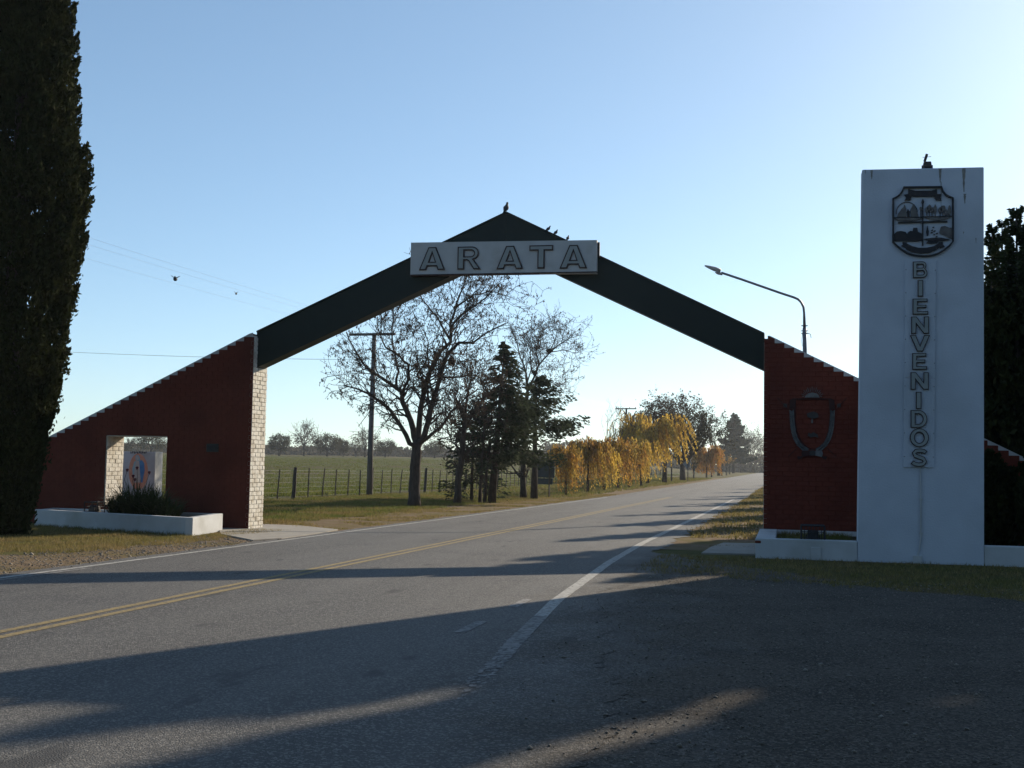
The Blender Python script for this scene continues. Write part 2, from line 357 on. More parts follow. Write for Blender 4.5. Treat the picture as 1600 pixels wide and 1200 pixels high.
# ------------------------------------------------------------------ brick walls of the gateway
S0 = 25.565; T0 = .77; CO = .0975
brick_cache = {}
def brick_mesh(dx, dy, dz, m):
    key = (round(dx, 3), round(dy, 3), round(dz, 3), m.name)
    if key not in brick_cache:
        b = MB(); b.box((0, 0, 0), key[:3]); me = bpy.data.meshes.new('brick'); me.from_pydata(b.v, [], b.f)
        bm = bmesh.new(); bm.from_mesh(me); bmesh.ops.recalc_face_normals(bm, faces=bm.faces)
        bmesh.ops.bevel(bm, geom=bm.edges[:], offset=.004, segments=1, affect='EDGES'); bm.to_mesh(me); bm.free()
        me.materials.append(m); brick_cache[key] = me
    return brick_cache[key]
brng = random.Random(11)
def brick(parent, x, y, z, dx, dy, dz, m):
    o = link_mesh('brick', brick_mesh(dx, dy, dz, m), parent)
    off = root_loc(parent); o.location = (x - off[0], y - off[1] + brng.uniform(-.003, .003), z - off[2]); return o
def face_bricks(parent, z0, slope_x, xr, xl, hole, proud, limit, m, name='brickwork', rising=1):
    """Running bond on the plane y=S0 between xl and xr under the sloping top; the parts are the largest ones, the rest one mesh."""
    todo = []
    k = 0
    while True:
        za, zb = z0 + k * CO, z0 + (k + 1) * CO
        a, b = slope_x(zb)
        a = max(a, xl); b = min(b, xr)
        if b - a < .05: break
        x = xl - (.13 if k % 2 else 0)
        while x < b:
            l, r = max(x, a), min(x + .25, b); x += .262
            if r - l < .035: continue
            segs = [(l, r)]
            if hole and zb > hole[2] + .01 and za < hole[3] - .01:
                segs = [(l, min(r, hole[0])), (max(l, hole[1]), r)]
            for l2, r2 in segs:
                if r2 - l2 > .03: todo.append((l2, za, r2 - l2))
        k += 1
    todo.sort(key=lambda t: -t[2] - (.5 if t[0] > xr - 2.2 else 0))
    mb = MB()
    for i, (x, z, w) in enumerate(todo):
        if i < limit: brick(parent, x + .0025, S0 - proud, z + .0025, w - .005, .06 + proud, CO - .005, m)
        else: mb.box((x + .0025, S0 - proud + brng.uniform(-.002, .002), z + .0025), (x + w - .0025, S0 + .06, z + CO - .0025))
    if mb.v: tag(mb.build(name, m, parent, bevel=.004), kind='stuff')

# left wing wall
LX0, LX1 = -18.6, -11.85; SLOPE = (4.39 - 1.563) / (-11.856 + 17.753)
def ltop(x): return 4.385 + (x + 11.856) * SLOPE
lw = thing('brick_wing_wall', 'red brick wing wall with a square window opening, left foot of the arch beside the cypress', 'brick wall', (-14.5, S0, -.1))
HX0, HX1, HZ0, HZ1 = -15.50, -13.93, .36, 1.985
b = MB(); y0, y1 = S0 + .009, S0 + T0
def wallpoly(xa, xb, zlo=None, zhi=None):
    za0 = -.3 if zlo is None else zlo
    if zhi is None: return [(xa, za0), (xb, za0), (xb, ltop(xb) - .004), (xa, ltop(xa) - .004)]
    return [(xa, za0), (xb, za0), (xb, zhi), (xa, zhi)]
b.prism(wallpoly(LX0, HX0), y0, y1); b.prism(wallpoly(HX0, HX1, HZ1), y0, y1); b.prism(wallpoly(HX1, LX1 - .07), y0, y1); b.prism(wallpoly(HX0, HX1, None, HZ0), y0, y1)
b.build('wall_core', M['red_mortar'], lw)
def coping(parent, x_of, z0, k0, k1, xmin, xmax, top_line):
    """white fill between each brick step and the slope, and a thin white skin along the slope."""
    b = MB()
    for k in range(k0, k1):
        za, zb = z0 + k * CO, z0 + (k + 1) * CO; a, c = x_of(za), x_of(zb)
        if min(a, c) < xmin or max(a, c) > xmax: continue
        tri = [(a, za), (c, za), (c, zb)] if a < c else [(c, za), (a, za), (c, zb)]
        b.prism(tri, S0 + .001, S0 + .05)
    b.prism(top_line, S0 + .0015, S0 + T0 + .01)
    b.build('coping', M['white_plaster'], parent)
coping(lw, lambda z: -11.856 - (4.385 - z) / SLOPE, -.12, 0, 60, LX0, LX1 - .02, [(LX0, ltop(LX0) - .003), (LX1 - .1, ltop(LX1 - .1) - .003), (LX1 - .1, ltop(LX1 - .1) + .012), (LX0, ltop(LX0) + .012)])
face_bricks(lw, -.12, lambda z: (-11.856 - (4.385 - z) / SLOPE, 99), LX1, LX0, (HX0, HX1, HZ0, HZ1), .0, 170, M['red_brick'])
# white painted reveal of the pillar: bricks laid across its thickness
b = MB(); b.box((LX1 - .09, S0 + .03, -.2), (LX1 - .012, S0 + T0, 4.30)); b.build('reveal_core', M['white_brick'], lw)
k = 0; z = -.12
while z < 4.25:
    y = S0 + .006 - (0 if k % 2 else .13); 
    while y < S0 + T0:
        l, r_ = max(y, S0 + .006), min(y + .25, S0 + T0 + .006); y += .26
        if r_ - l > .04:
            o = link_mesh('brick', brick_mesh(.085, r_ - l - .012, CO - .014, M['white_brick']), lw)
            off = root_loc(lw); o.location = (LX1 - .080 + brng.uniform(-.004, .006) - off[0], l + .004 - off[1], z + .006 - off[2])
    z += CO; k += 1
# white reveal of the window, left side, and its white soffit
b = MB(); b.box((HX0 + .002, S0 + .03, HZ0), (HX0 + .02, S0 + T0, HZ1 - .01)); b.box((HX0 + .02, S0 + .026, HZ1 - .022), (HX1 - .003, S0 + T0, HZ1 - .003)); b.build('window_reveal', M['white_brick'], lw)
k = 0; z = HZ0
while z < HZ1 - .06:
    y = S0 + .026 - (0 if k % 2 else .13)
    while y < S0 + T0:
        l, r_ = max(y, S0 + .026), min(y + .25, S0 + T0); y += .26
        if r_ - l > .04:
            o = link_mesh('brick', brick_mesh(.03, r_ - l - .012, CO - .014, M['white_brick']), lw)
            off = root_loc(lw); o.location = (HX0 + .004 + brng.uniform(-.003, .005) - off[0], l + .004 - off[1], min(z, HZ1 - .12) + .006 - off[2])
    z += CO; k += 1

# right wing wall
RX0, RX1 = -.48, 7.0; RS = (4.28 - 1.794) / (4.529 + .482)
def rtop(x): return 4.275 - (x + .482) * RS
rw = thing('brick_wing_wall', 'red brick wing wall behind the white tower, sloping down to the right', 'brick wall', (1.0, S0, -.1))
b = MB(); b.prism([(RX0 + .07, -.3), (RX1, -.3), (RX1, rtop(RX1) - .004), (RX0 + .07, rtop(RX0 + .07) - .004)], y0, y1); b.build('wall_core', M['red_mortar'], rw)
coping(rw, lambda z: RX0 + (4.275 - z) / RS, -.12, 0, 60, RX0 + .03, RX1, [(RX0 + .1, rtop(RX0 + .1) - .003), (RX1, rtop(RX1) - .003), (RX1, rtop(RX1) + .012), (RX0 + .1, rtop(RX0 + .1) + .012)])
face_bricks(rw, -.12, lambda z: (RX0, RX0 + (4.275 - z) / RS), RX1, RX0, None, .0, 0, M['red_brick']) if False else None
# the face left of the tower brick by brick, the hidden stretch behind the tower left out
def right_bricks():
    todo = []; k = 0
    while True:
        za, zb = -.12 + k * CO, -.12 + (k + 1) * CO; xe = RX0 + (4.275 - zb) / RS
        if xe - RX0 < .05: break
        for xa, xb in ((RX0, min(xe, 1.62)), (3.1, min(xe, 5.2))):
            x = xa - (.13 if k % 2 else 0)
            while x < xb:
                l, r_ = max(x, xa), min(x + .25, xb); x += .262
                if r_ - l > .035: todo.append((l, za, r_ - l, xa))
        k += 1
    todo.sort(key=lambda t: (t[3] > 1, -t[2])); mb = MB()
    for i, (x, z, w, _) in enumerate(todo):
        if i < 210: brick(rw, x + .0025, S0, z + .0025, w - .005, .06, CO - .005, M['red_brick'])
        else: mb.box((x + .0025, S0 + brng.uniform(-.002, .002), z + .0025), (x + w - .0025, S0 + .06, z + CO - .0025))
    tag(mb.build('brickwork', M['red_brick'], rw, bevel=.004), kind='stuff')
right_bricks()
b = MB(); b.box((RX0 - .004, S0 + .066, -.2), (RX0 + .066, S0 + T0, 4.10)); b.build('reveal', M['white_brick'], rw)

# green beam of the arch
bm_ = thing('arch_beam', 'dark green pitched beam spanning the road between the two brick walls', 'beam', (-6.05, S0 + .4, 5))
AX, AZ = -6.054, 6.995; yb0, yb1 = S0 + .20, S0 + .62
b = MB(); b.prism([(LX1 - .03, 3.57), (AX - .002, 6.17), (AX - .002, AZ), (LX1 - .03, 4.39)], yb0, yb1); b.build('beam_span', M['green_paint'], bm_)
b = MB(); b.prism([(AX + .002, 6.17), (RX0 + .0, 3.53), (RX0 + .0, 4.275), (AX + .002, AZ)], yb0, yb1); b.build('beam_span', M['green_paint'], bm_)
b = MB()
for (x0_, z0_, x1_, z1_) in ((LX1 - .03, 4.39, AX, AZ), (AX, AZ, RX0, 4.275)):
    d = .035
    b.prism([(x0_, z0_ + .003), (x1_, z1_ + .003), (x1_, z1_ + d), (x0_, z0_ + d)], yb0 - .03, yb1 + .03)
b.build('top_flashing', M['green_paint'], bm_)

# ------------------------------------------------------------------ lettering
def arc(cx, cy, r, a0, a1, n=8, ry=None):
    return [(cx + r * math.cos(math.radians(a0 + (a1 - a0) * i / n)), cy + (ry or r) * math.sin(math.radians(a0 + (a1 - a0) * i / n))) for i in range(n + 1)]
def stroke(path, w):
    P = [np.array(p, float) for p in path]; A = []; B = []
    for i in range(len(P)):
        t = P[min(i + 1, len(P) - 1)] - P[max(i - 1, 0)]; t /= np.linalg.norm(t); n = np.array([-t[1], t[0]])
        A.append(tuple(P[i] + n * w / 2)); B.append(tuple(P[i] - n * w / 2))
    return A + B[::-1]
LET = {
 'A': [[(0, 0), (.36, 1), (.66, 1), (1.02, 0), (.74, 0), (.69, .16), (.33, .16), (.28, 0)], [(.40, .36), (.62, .36), (.51, .74)]],
 'R': [[(0, 0), (0, 1)] + arc(.60, .71, .29, 90, -75, 9) + [(.98, 0), (.68, 0)] + [(.46, .36), (.40, .40), (.28, .40), (.28, 0)], [(.28, .57), (.28, .83)] + arc(.56, .70, .13, 90, -90, 7)],
 'T': [[(0, 1), (1, 1), (1, .77), (.65, .77), (.65, 0), (.35, 0), (.35, .77), (0, .77)]],
 'B': [[(0, 0), (0, 1)] + arc(.60, .76, .24, 90, -50, 7) + arc(.62, .285, .285, 50, -90, 8), [(.27, .61), (.27, .82)] + arc(.56, .715, .105, 90, -90, 6), [(.27, .19), (.27, .43)] + arc(.58, .31, .12, 90, -90, 6)],
 'I': [[(.34, 0), (.34, 1), (.64, 1), (.64, 0)]],
 'E': [[(.04, 0), (.04, 1), (.88, 1), (.88, .79), (.32, .79), (.32, .61), (.82, .61), (.82, .41), (.32, .41), (.32, .21), (.92, .21), (.92, 0)]],
 'N': [[(0, 0), (0, 1), (.30, 1), (.72, .42), (.72, 1), (1, 1), (1, 0), (.70, 0), (.28, .58), (.28, 0)]],
 'V': [[(0, 1), (.30, 1), (.51, .36), (.72, 1), (1.02, 1), (.66, 0), (.36, 0)]],
 'D': [[(0, 0), (0, 1)] + arc(.46, .5, .50, 90, -90, 12), [(.28, .22), (.28, .78)] + arc(.45, .5, .25, 90, -90, 9, .28)],
 'O': [arc(.5, .5, .53, 0, 345, 23, .52), arc(.5, .5, .25, 0, 345, 23, .29)],
 'S': [stroke([(.86, .76), (.74, .86), (.56, .885), (.34, .86), (.23, .74), (.30, .60), (.50, .52), (.72, .44), (.80, .29), (.70, .15), (.48, .11), (.26, .15), (.13, .26)], .24)],
}
def area(p): return sum(p[i][0] * p[(i + 1) % len(p)][1] - p[(i + 1) % len(p)][0] * p[i][1] for i in range(len(p))) / 2
def inset(p, w):
    n = len(p); out = []
    for i in range(n):
        a, b_, c_ = np.array(p[i - 1]), np.array(p[i]), np.array(p[(i + 1) % n])
        d1 = b_ - a; d2 = c_ - b_; d1 /= max(1e-9, np.linalg.norm(d1)); d2 /= max(1e-9, np.linalg.norm(d2))
        n1 = np.array([-d1[1], d1[0]]); n2 = np.array([-d2[1], d2[0]]); m_ = n1 + n2; l = np.linalg.norm(m_)
        if l < .2: m_ = n1; k_ = 1
        else: m_ /= l; k_ = 1 / max(.45, m_.dot(n1))
        out.append(tuple(b_ + m_ * w * k_))
    return out
def flat_mesh(polys, depth):
    cu = bpy.data.curves.new('outline', 'CURVE'); cu.dimensions = '2D'; cu.fill_mode = 'BOTH'; cu.extrude = depth / 2
    for p in polys:
        sp = cu.splines.new('POLY'); sp.points.add(len(p) - 1); sp.use_cyclic_u = True
        for i, (x, y) in enumerate(p): sp.points[i].co = (x, y, 0, 1)
    o = bpy.data.objects.new('outline', cu); COL.objects.link(o); bpy.context.view_layer.update()
    me = bpy.data.meshes.new_from_object(o.evaluated_get(bpy.context.evaluated_depsgraph_get()))
    bpy.data.objects.remove(o); bpy.data.curves.remove(cu)
    return me
def letter(ch, x, z, h, w, yfront, depth, rim, parent):
    polys = []
    for i, p in enumerate(LET[ch]):
        p = [(a * w, c * h) for a, c in p]
        if (area(p) > 0) != (i == 0): p = p[::-1]
        polys.append(p)
    off = root_loc(parent); objs = []
    for nm, ps, dep, yy, m_ in (('letter', polys, depth, yfront + depth / 2, M['letter_edge']), ('letter_face', [inset(p, rim) for p in polys], .006, yfront - .002, M['letter_face'])):
        me = flat_mesh(ps, dep); me.name = nm
        n = len(me.vertices); co = np.empty(n * 3, np.float32); me.vertices.foreach_get('co', co); co = co.reshape(-1, 3)
        co = np.stack([co[:, 0] + x - off[0], -co[:, 2] + yy - off[1], co[:, 1] + z - off[2]], 1); me.vertices.foreach_set('co', co.astype(np.float32).ravel())
        me.materials.clear(); me.materials.append(m_); me.update()
        objs.append(link_mesh(nm, me, parent if not objs else objs[0]))
    return objs[0]

ys_ = S0 + .02
ns = thing('town_name_sign', 'pale rectangular name board reading ARATA fixed to the arch beam below its peak', 'sign', (-6.08, ys_, 6))
p00, p10, p11, p01 = [on_plane(*q, ys_) for q in [(641, 429), (932, 427), (931, 375), (643, 379)]]
b = MB(); b.hexa([(p00[0], ys_, p00[2]), (p10[0], ys_, p10[2]), (p10[0], ys_ + .14, p10[2]), (p00[0], ys_ + .14, p00[2])], [(p00[0], ys_, p01[2]), (p10[0], ys_, p11[2]), (p10[0], ys_ + .14, p11[2]), (p00[0], ys_ + .14, p01[2])]); b.build('board', M['sign_board'], ns)
b = MB(); b.box((p00[0] - .01, ys_ - .014, p00[2] - .03), (p10[0] + .01, ys_ + .15, p00[2] - .002)); b.build('bottom_rail', M['letter_edge'], ns)
q = on_plane(935, 386, S0 + .15); b = MB(); b.box((q[0] - .02, S0 + .12, q[2] - .22), (q[0] + .03, S0 + .19, q[2] + .10)); b.box((q[0] - .06, S0 + .10, q[2] + .06), (q[0] - .02, S0 + .19, q[2] + .10)); b.build('bracket', M['iron'], ns)
for ch, xa, xb, yt, yb in (('A', 655, 695.5, 386, 422.5), ('R', 715, 753, 385, 421.5), ('A', 776, 817.5, 384, 421), ('T', 827, 864.5, 383, 420), ('A', 874.5, 917, 382.5, 420)):
    a = on_plane(xa, yb, ys_); c_ = on_plane(xb, yt, ys_)
    letter(ch, a[0], a[2], c_[2] - a[2], c_[0] - a[0], ys_ - .03, .04, .026, ns)

# ------------------------------------------------------------------ white tower
S1 = 22.0
tw = thing('welcome_tower', 'tall white plastered tower slab with town emblem and vertical welcome lettering', 'tower', (2.2, S1, -.1))
b = MB(); b.hexa([(1.18, S1, -.25), (3.25, S1, -.25), (3.25, S1 + .34, -.25), (1.18, S1 + .34, -.25)], [(1.268, S1, 6.787), (3.292, S1, 6.758), (3.292, S1 + .34, 6.758), (1.268, S1 + .34, 6.787)])
to = b.build('tower_body', M['tower_plaster'], tw, bevel=.012)
def tw_px(px, py, y=S1): return on_plane(px, py, y)
# dark run-off streaks below the top edge
for i, (px, w, y0_, y1_) in enumerate([(1469, 5.5, 263.5, 285), (1506, 6.5, 263, 300), (1507.5, 4.5, 303, 318), (1362, 5, 266, 280), (1470.5, 2, 284, 330), (1505.5, 1.6, 362, 366), (1352, 1.5, 266, 272), (1525, 2, 372, 380)]):
    pts = []; r3 = random.Random(i)
    for k in range(9):
        yy = y0_ + (y1_ - y0_) * k / 8; ww = w * (1 - k / 9.5) * r3.uniform(.6, 1.1) + .2
        pts.append((px - ww / 2, px + ww / 2 + r3.uniform(-.4, .4), yy))
    poly = [tw_px(a, yy) for a, c_, yy in pts] + [tw_px(c_, yy) for a, c_, yy in pts[::-1]]
    b = MB(); b.prism([(p[0], p[2]) for p in poly], S1 - .003, S1 + .05); b.build('stain_streak', M['stain'], tw)

# low planter walls joined to the tower
pl = thing('low_planter', 'low white planter wall at the foot of the white tower, chipped at its left corner', 'planter', (0, S1, -.1))
HT = .262
b = MB(); b.box((-.55, S1 - .004, -.25), (1.178, S1 + .22, HT)); b.build('front_wall', M['white_plaster'], pl, bevel=.012)
b = MB(); b.box((3.256, S1 - .004, -.25), (6.5, S1 + .22, HT - .01)); b.build('front_wall', M['white_plaster'], pl, bevel=.012)
b = MB(); b.box((-.55, S1 + .222, -.25), (-.20, S0 - .01, HT - .004)); b.build('end_wall', M['white_plaster'], pl, bevel=.012)
b = MB(); b.box((-.198, S0 - .13, -.2), (1.9, S0 - .012, HT - .01)); b.build('back_kerb', M['white_plaster'], pl)
b = MB(); b.box((-.198, S1 + .222, -.2), (1.9, S0 - .131, HT - .10)); b.build('soil', M['soil'], pl)
a = on_plane(1266.5, 878, S1); c_ = on_plane(1282.5, 855.5, S1)
b = MB(); b.box((a[0], S1 - .03, a[2]), (c_[0], S1 - .005, c_[2])); b.build('hatch_cover', M['white_plaster'], pl, bevel=.004)
a = on_plane(1180, 849, S1); b = MB(); b.box((-.556, S1 - .01, .16), (-.44, S1 + .12, .235)); b.build('chipped_corner', M['red_mortar'], pl, bevel=.02)

# emblem on the tower
em = thing('town_emblem', 'dark metal town emblem in a shield outline high on the white tower', 'emblem', (1.95, S1 - .03, 5.3))
def E(x, y):                                   # emblem drawing grid (photo zoom 8 x) to the tower face
    p = on_plane(1360 + x / 8, 270 + y / 8, S1); return (p[0], p[2])
def epoly(parent, name, pts, m_, d0, d1):
    b = MB(); b.prism([E(*p) for p in pts], S1 - d1, S1 - d0); return b.build(name, m_, parent)
def eline(parent, name, pts, w, m_, d0, d1, closed=False):
    P = [np.array(E(*p)) for p in pts]; n = len(P); A = []; B_ = []; hw = w / 16 * .0112
    for i in range(n):
        t = (P[(i + 1) % n] - P[i - 1]) if closed else (P[min(i + 1, n - 1)] - P[max(i - 1, 0)])
        t = t / np.linalg.norm(t); nn = np.array([-t[1], t[0]]); A.append(P[i] + nn * hw); B_.append(P[i] - nn * hw)
    b = MB(); rng_ = range(n if closed else n - 1)
    for i in rng_:
        j = (i + 1) % n; q = [A[i], B_[i], B_[j], A[j]]
        b.hexa([(p[0], S1 - d1, p[1]) for p in q], [(p[0], S1 - d0, p[1]) for p in q])
    return b.build(name, m_, parent)
shield = [(412, 187), (650, 184), (888, 182)] + [(905, 240), (945, 285), (985, 305), (1028, 318)] + [(1030, 600), (1030, 860)] + [(985, 915), (920, 968), (850, 1010), (770, 1036), (655, 1046), (540, 1034), (460, 1008), (390, 965), (325, 915), (282, 868)] + [(284, 600), (284, 325), (330, 308), (370, 275), (398, 235)]
eline(em, 'shield_outline', shield, 21, M['iron'], -.02, .05, True)
epoly(em, 'top_ribbon', [(470, 205), (560, 228), (760, 228), (830, 205), (832, 275), (760, 302), (560, 302), (500, 292), (470, 262)], M['iron'], -.01, .035)
epoly(em, 'ribbon_tail', [(418, 275), (470, 268), (515, 298), (500, 345), (425, 352), (445, 312)], M['iron'], -.01, .03)
epoly(em, 'ribbon_tail', [(788, 300), (830, 270), (885, 268), (872, 312), (888, 350), (820, 348)], M['iron'], -.01, .03)
epoly(em, 'bottom_ribbon', [(455, 888), (520, 920), (600, 940), (700, 940), (790, 918), (850, 885), (885, 905), (830, 965), (740, 1005), (620, 1012), (520, 995), (440, 955)], M['iron'], -.01, .035)
epoly(em, 'ribbon_tail', [(398, 868), (455, 872), (455, 950), (380, 915), (405, 905)], M['iron'], -.01, .03)
epoly(em, 'ribbon_tail', [(850, 868), (905, 862), (905, 900), (930, 925), (870, 950)], M['iron'], -.01, .03)
epoly(em, 'spear', [(643, 915), (660, 915), (660, 392), (672, 370), (652, 328), (632, 370), (645, 392)], M['iron'], -.01, .045)
eline(em, 'cross_bar', [(345, 624), (960, 612)], 17, M['iron'], -.01, .04)
eline(em, 'division_line', [(285, 563), (650, 556)], 9, M['iron'], -.01, .028); eline(em, 'division_line', [(660, 552), (1025, 546)], 9, M['iron'], -.01, .028)
eline(em, 'sun_ring', arc(455, 500, 132, 175, 395, 18)[::-1] if False else [(455 - 132 * math.cos(math.radians(t)), 500 - 132 * math.sin(math.radians(t))) for t in range(-8, 190, 11)], 7, M['iron'], -.01, .02)
epoly(em, 'man_figure', [(330, 552), (345, 515), (365, 490), (385, 455), (412, 432), (420, 405), (432, 405), (438, 435), (447, 460), (450, 552)], M['emblem_relief'], -.01, .03)
epoly(em, 'child_figure', [(448, 495), (462, 478), (462, 460), (474, 460), (478, 478), (500, 490), (488, 500), (486, 550), (464, 550), (462, 502)], M['iron'], -.01, .03)
epoly(em, 'woman_figure', [(505, 552), (500, 460), (518, 425), (530, 395), (548, 395), (556, 425), (572, 470), (592, 520), (600, 552)], M['emblem_relief'], -.01, .03)
epoly(em, 'ground_mound', [(300, 570), (640, 566), (610, 590), (520, 604), (340, 600)], M['emblem_relief'], -.01, .032)
epoly(em, 'ground_mound', [(690, 566), (1000, 556), (950, 580), (850, 600), (760, 590)], M['emblem_relief'], -.01, .032)
for i, (x, y, w, h) in enumerate([(705, 465, 22, 40), (735, 440, 30, 45), (768, 465, 24, 40), (808, 460, 22, 70), (870, 470, 28, 45), (905, 450, 34, 45), (945, 500, 25, 45), (985, 470, 22, 75), (628, 450, 18, 30)]):
    r3 = random.Random(i)
    pts = [(x + w * math.cos(t * .524) * r3.uniform(.75, 1.1), y - h * .9 * math.sin(t * .524) * r3.uniform(.75, 1.1)) for t in range(12)]
    o = epoly(em, 'tree_figure', pts, M['emblem_relief'], -.01, .028)
    eline(o, 'tree_stem', [(x, y + h * .6), (x, 556)], 8, M['iron'], -.01, .024) if y + h * .6 < 545 else None
epoly(em, 'hill_figure', [(296, 855), (292, 770), (330, 738), (380, 730), (440, 742), (455, 770), (470, 745), (500, 728), (525, 735), (535, 690), (585, 690), (592, 740), (645, 765), (645, 848), (560, 862)], M['iron'], -.01, .03)
epoly(em, 'cypress_figure', [(706, 790), (695, 740), (712, 660), (730, 740), (722, 790)], M['iron'], -.01, .028)
epoly(em, 'sheep_figure', [(860, 740), (880, 675), (930, 668), (985, 690), (1022, 690), (1022, 830), (990, 820), (955, 800), (905, 775), (868, 765)], M['emblem_relief'], -.01, .03)
epoly(em, 'field_figure', [(665, 830), (760, 815), (880, 812), (990, 835), (960, 850), (850, 855), (720, 852)], M['iron'], -.01, .028)
epoly(em, 'bush_figure', [(695, 880), (720, 855), (800, 860), (850, 855), (835, 880), (760, 892)], M['iron'], -.01, .03)
for i, (x, y) in enumerate([(785, 685), (770, 720), (800, 730), (795, 775), (830, 760), (765, 750), (825, 800)]):
    epoly(em, 'seed_mark', [(x - 16, y + 6), (x - 6, y - 6), (x + 14, y - 10), (x + 10, y + 5)], M['iron'], -.01, .022)

# vertical BIENVENIDOS panel
wsn = thing('welcome_sign', 'narrow vertical panel reading BIENVENIDOS below the emblem on the white tower', 'sign', (2.1, S1 - .02, 3))
a0_ = [on_plane(*p, S1) for p in [(1411.5, 729.5), (1459, 730.5), (1462.5, 408), (1414.5, 407)]]
b = MB(); lo = [(a0_[0][0], a0_[0][2]), (a0_[1][0], a0_[1][2]), (a0_[2][0], a0_[2][2]), (a0_[3][0], a0_[3][2])]
mid = lambda t, A, B_: (A[0] + (B_[0] - A[0]) * t, A[1] + (B_[1] - A[1]) * t)
tj = (729.5 - 591) / (729.5 - 407)
ML, MR = mid(tj, lo[0], lo[3]), mid(tj, lo[1], lo[2])
b.prism([lo[0], lo[1], MR, ML], S1 - .024, S1 + .05); b.build('panel', M['tower_plaster'], wsn)
b = MB(); b.prism([(ML[0], ML[1] + .006), (MR[0], MR[1] + .006), lo[2], lo[3]], S1 - .024, S1 + .05); b.build('panel', M['tower_plaster'], wsn)
for k in range(9):
    for A, B_ in ((lo[0], lo[3]), (lo[1], lo[2])):
        p = mid(.05 + k * .113, A, B_); sx = .012 if A is lo[0] else -.012
        b = MB(); b.box((p[0] + sx - .006, S1 - .032, p[1] - .006), (p[0] + sx + .006, S1 - .020, p[1] + .006)); b.build('screw', M['letter_edge'], wsn)
for ch, xa, xb, yt, yb in (('B', 1426, 1451, 409, 435), ('I', 1424, 1452, 438, 464), ('E', 1424.5, 1452, 467, 492), ('N', 1423.5, 1451, 495, 522), ('V', 1421.5, 1452, 524, 549.5), ('E', 1424, 1450, 552, 578), ('N', 1422.5, 1450.5, 582, 609), ('I', 1421, 1449.5, 612.5, 639), ('D', 1422.5, 1449.5, 641, 668.5), ('O', 1422, 1450, 670, 698), ('S', 1421, 1450.5, 701, 729)):
    a = on_plane(xa, yb, S1); c_ = on_plane(xb, yt, S1); w = c_[0] - a[0]
    letter(ch, a[0], a[2], c_[2] - a[2], w, S1 - .056, .036, .0135, wsn)

cp = thing('wall_conduit', 'thin white cable pipe from the welcome lettering down to a small box', 'pipe', (2.1, S1, 0))
P_ = [on_plane(*p, S1) for p in [(1438, 731), (1438.5, 780), (1438.5, 840), (1436, 858), (1433.5, 868)]]
b = MB(); b.tube([(p[0], S1 - .018, p[2]) for p in P_], .014, 6); b.build('pipe', M['white_plaster'], cp)
for yy in (780, 833): 
    p = on_plane(1438.5, yy, S1); b = MB(); b.box((p[0] - .03, S1 - .036, p[2] - .012), (p[0] + .03, S1 + .01, p[2] + .012)); b.build('clip', M['white_plaster'], cp)
a = on_plane(1426.5, 883, S1); c_ = on_plane(1440, 868, S1); b = MB(); b.box((a[0], S1 - .05, a[2]), (c_[0], S1 + .01, c_[2])); b.build('junction_box', M['white_plaster'], cp, bevel=.005)

# floodlights
def floodlight(label, x, y, z, w, h, d, tilt=0, frame=True, grp=None):
    t = thing('floodlight', label, 'floodlight', (x, y, z), grp)
    b = MB(); b.hexa([(x - w / 2, y - d / 2, z + .03), (x + w / 2, y - d / 2, z + .03), (x + w / 2, y + d / 2, z + .05), (x - w / 2, y + d / 2, z + .05)], [(x - w * .42, y - d * .3, z + h), (x + w * .42, y - d * .3, z + h), (x + w * .42, y + d / 2, z + h * .9), (x - w * .42, y + d / 2, z + h * .9)]); b.build('lamp_housing', M['iron'], t, bevel=.01)
    b = MB(); b.box((x - w * .36, y - d / 2 - .012, z + .06), (x + w * .36, y - d / 2 + .04, z + h * .8)); b.build('glass', M['bronze'], t)
    b = MB(); b.tube([(x - w * .56, y, z), (x - w * .56, y, z + h * .6), (x - w * .40, y, z + h * .6)], .012, 6); b.tube([(x + w * .56, y, z), (x + w * .56, y, z + h * .6), (x + w * .40, y, z + h * .6)], .012, 6); b.box((x - w * .58, y - .02, z - .02), (x + w * .58, y + .02, z + .008)); b.build('bracket', M['iron'], t)
    return t
def cage(t, x0, x1, y0, y1, z0, z1, n):
    b = MB()
    for i in range(n + 1):
        x = x0 + (x1 - x0) * i / n; b.tube([(x, y0, z0), (x, y0, z1)], .006, 4); b.tube([(x, y0, z1), (x, y1, z1)], .006, 4)
    for k in range(4):
        z = z0 + (z1 - z0) * k / 3; b.tube([(x0, y0, z), (x1, y0, z)], .006, 4)
        b.tube([(x0, y0, z), (x0, y1, z)], .006, 4); b.tube([(x1, y0, z), (x1, y1, z)], .006, 4)
    for x in (x0, x1):
        for y in (y0, y1): b.tube([(x, y, z0), (x, y, z1)], .014, 4)
    for y in (y0, y1): b.tube([(x0, y, z1), (x1, y, z1)], .014, 4)
    b.build('wire_cage', M['iron'], t)
q = on_plane(1270, 843, S1 + .3)
t = floodlight('dark floodlight in a wire cage on the planter edge below the red provincial emblem', q[0], S1 + .30, .20, .20, .22, .2)
cage(t, q[0] - .20, q[0] + .20, S1 + .14, S1 + .46, .18, .50, 7)
q = on_plane(1449, 263, S1 + .2)
t = floodlight('small dark floodlight with a tilted rod on top of the white tower', q[0], S1 + .22, 6.772, .15, .165, .16)
b = MB(); x, z = q[0], 6.78; b.tube([(x - .05, S1 + .16, z + .15), (x - .01, S1 + .16, z + .28)], [.026, .026], 6); b.tube([(x - .085, S1 + .16, z + .225), (x + .06, S1 + .16, z + .235)], .004, 4); b.tube([(x - .07, S1 + .1, z), (x - .055, S1 + .1, z + .10)], .02, 6); b.build('rod', M['iron'], t)
q = on_plane(140, 795, 24.4)
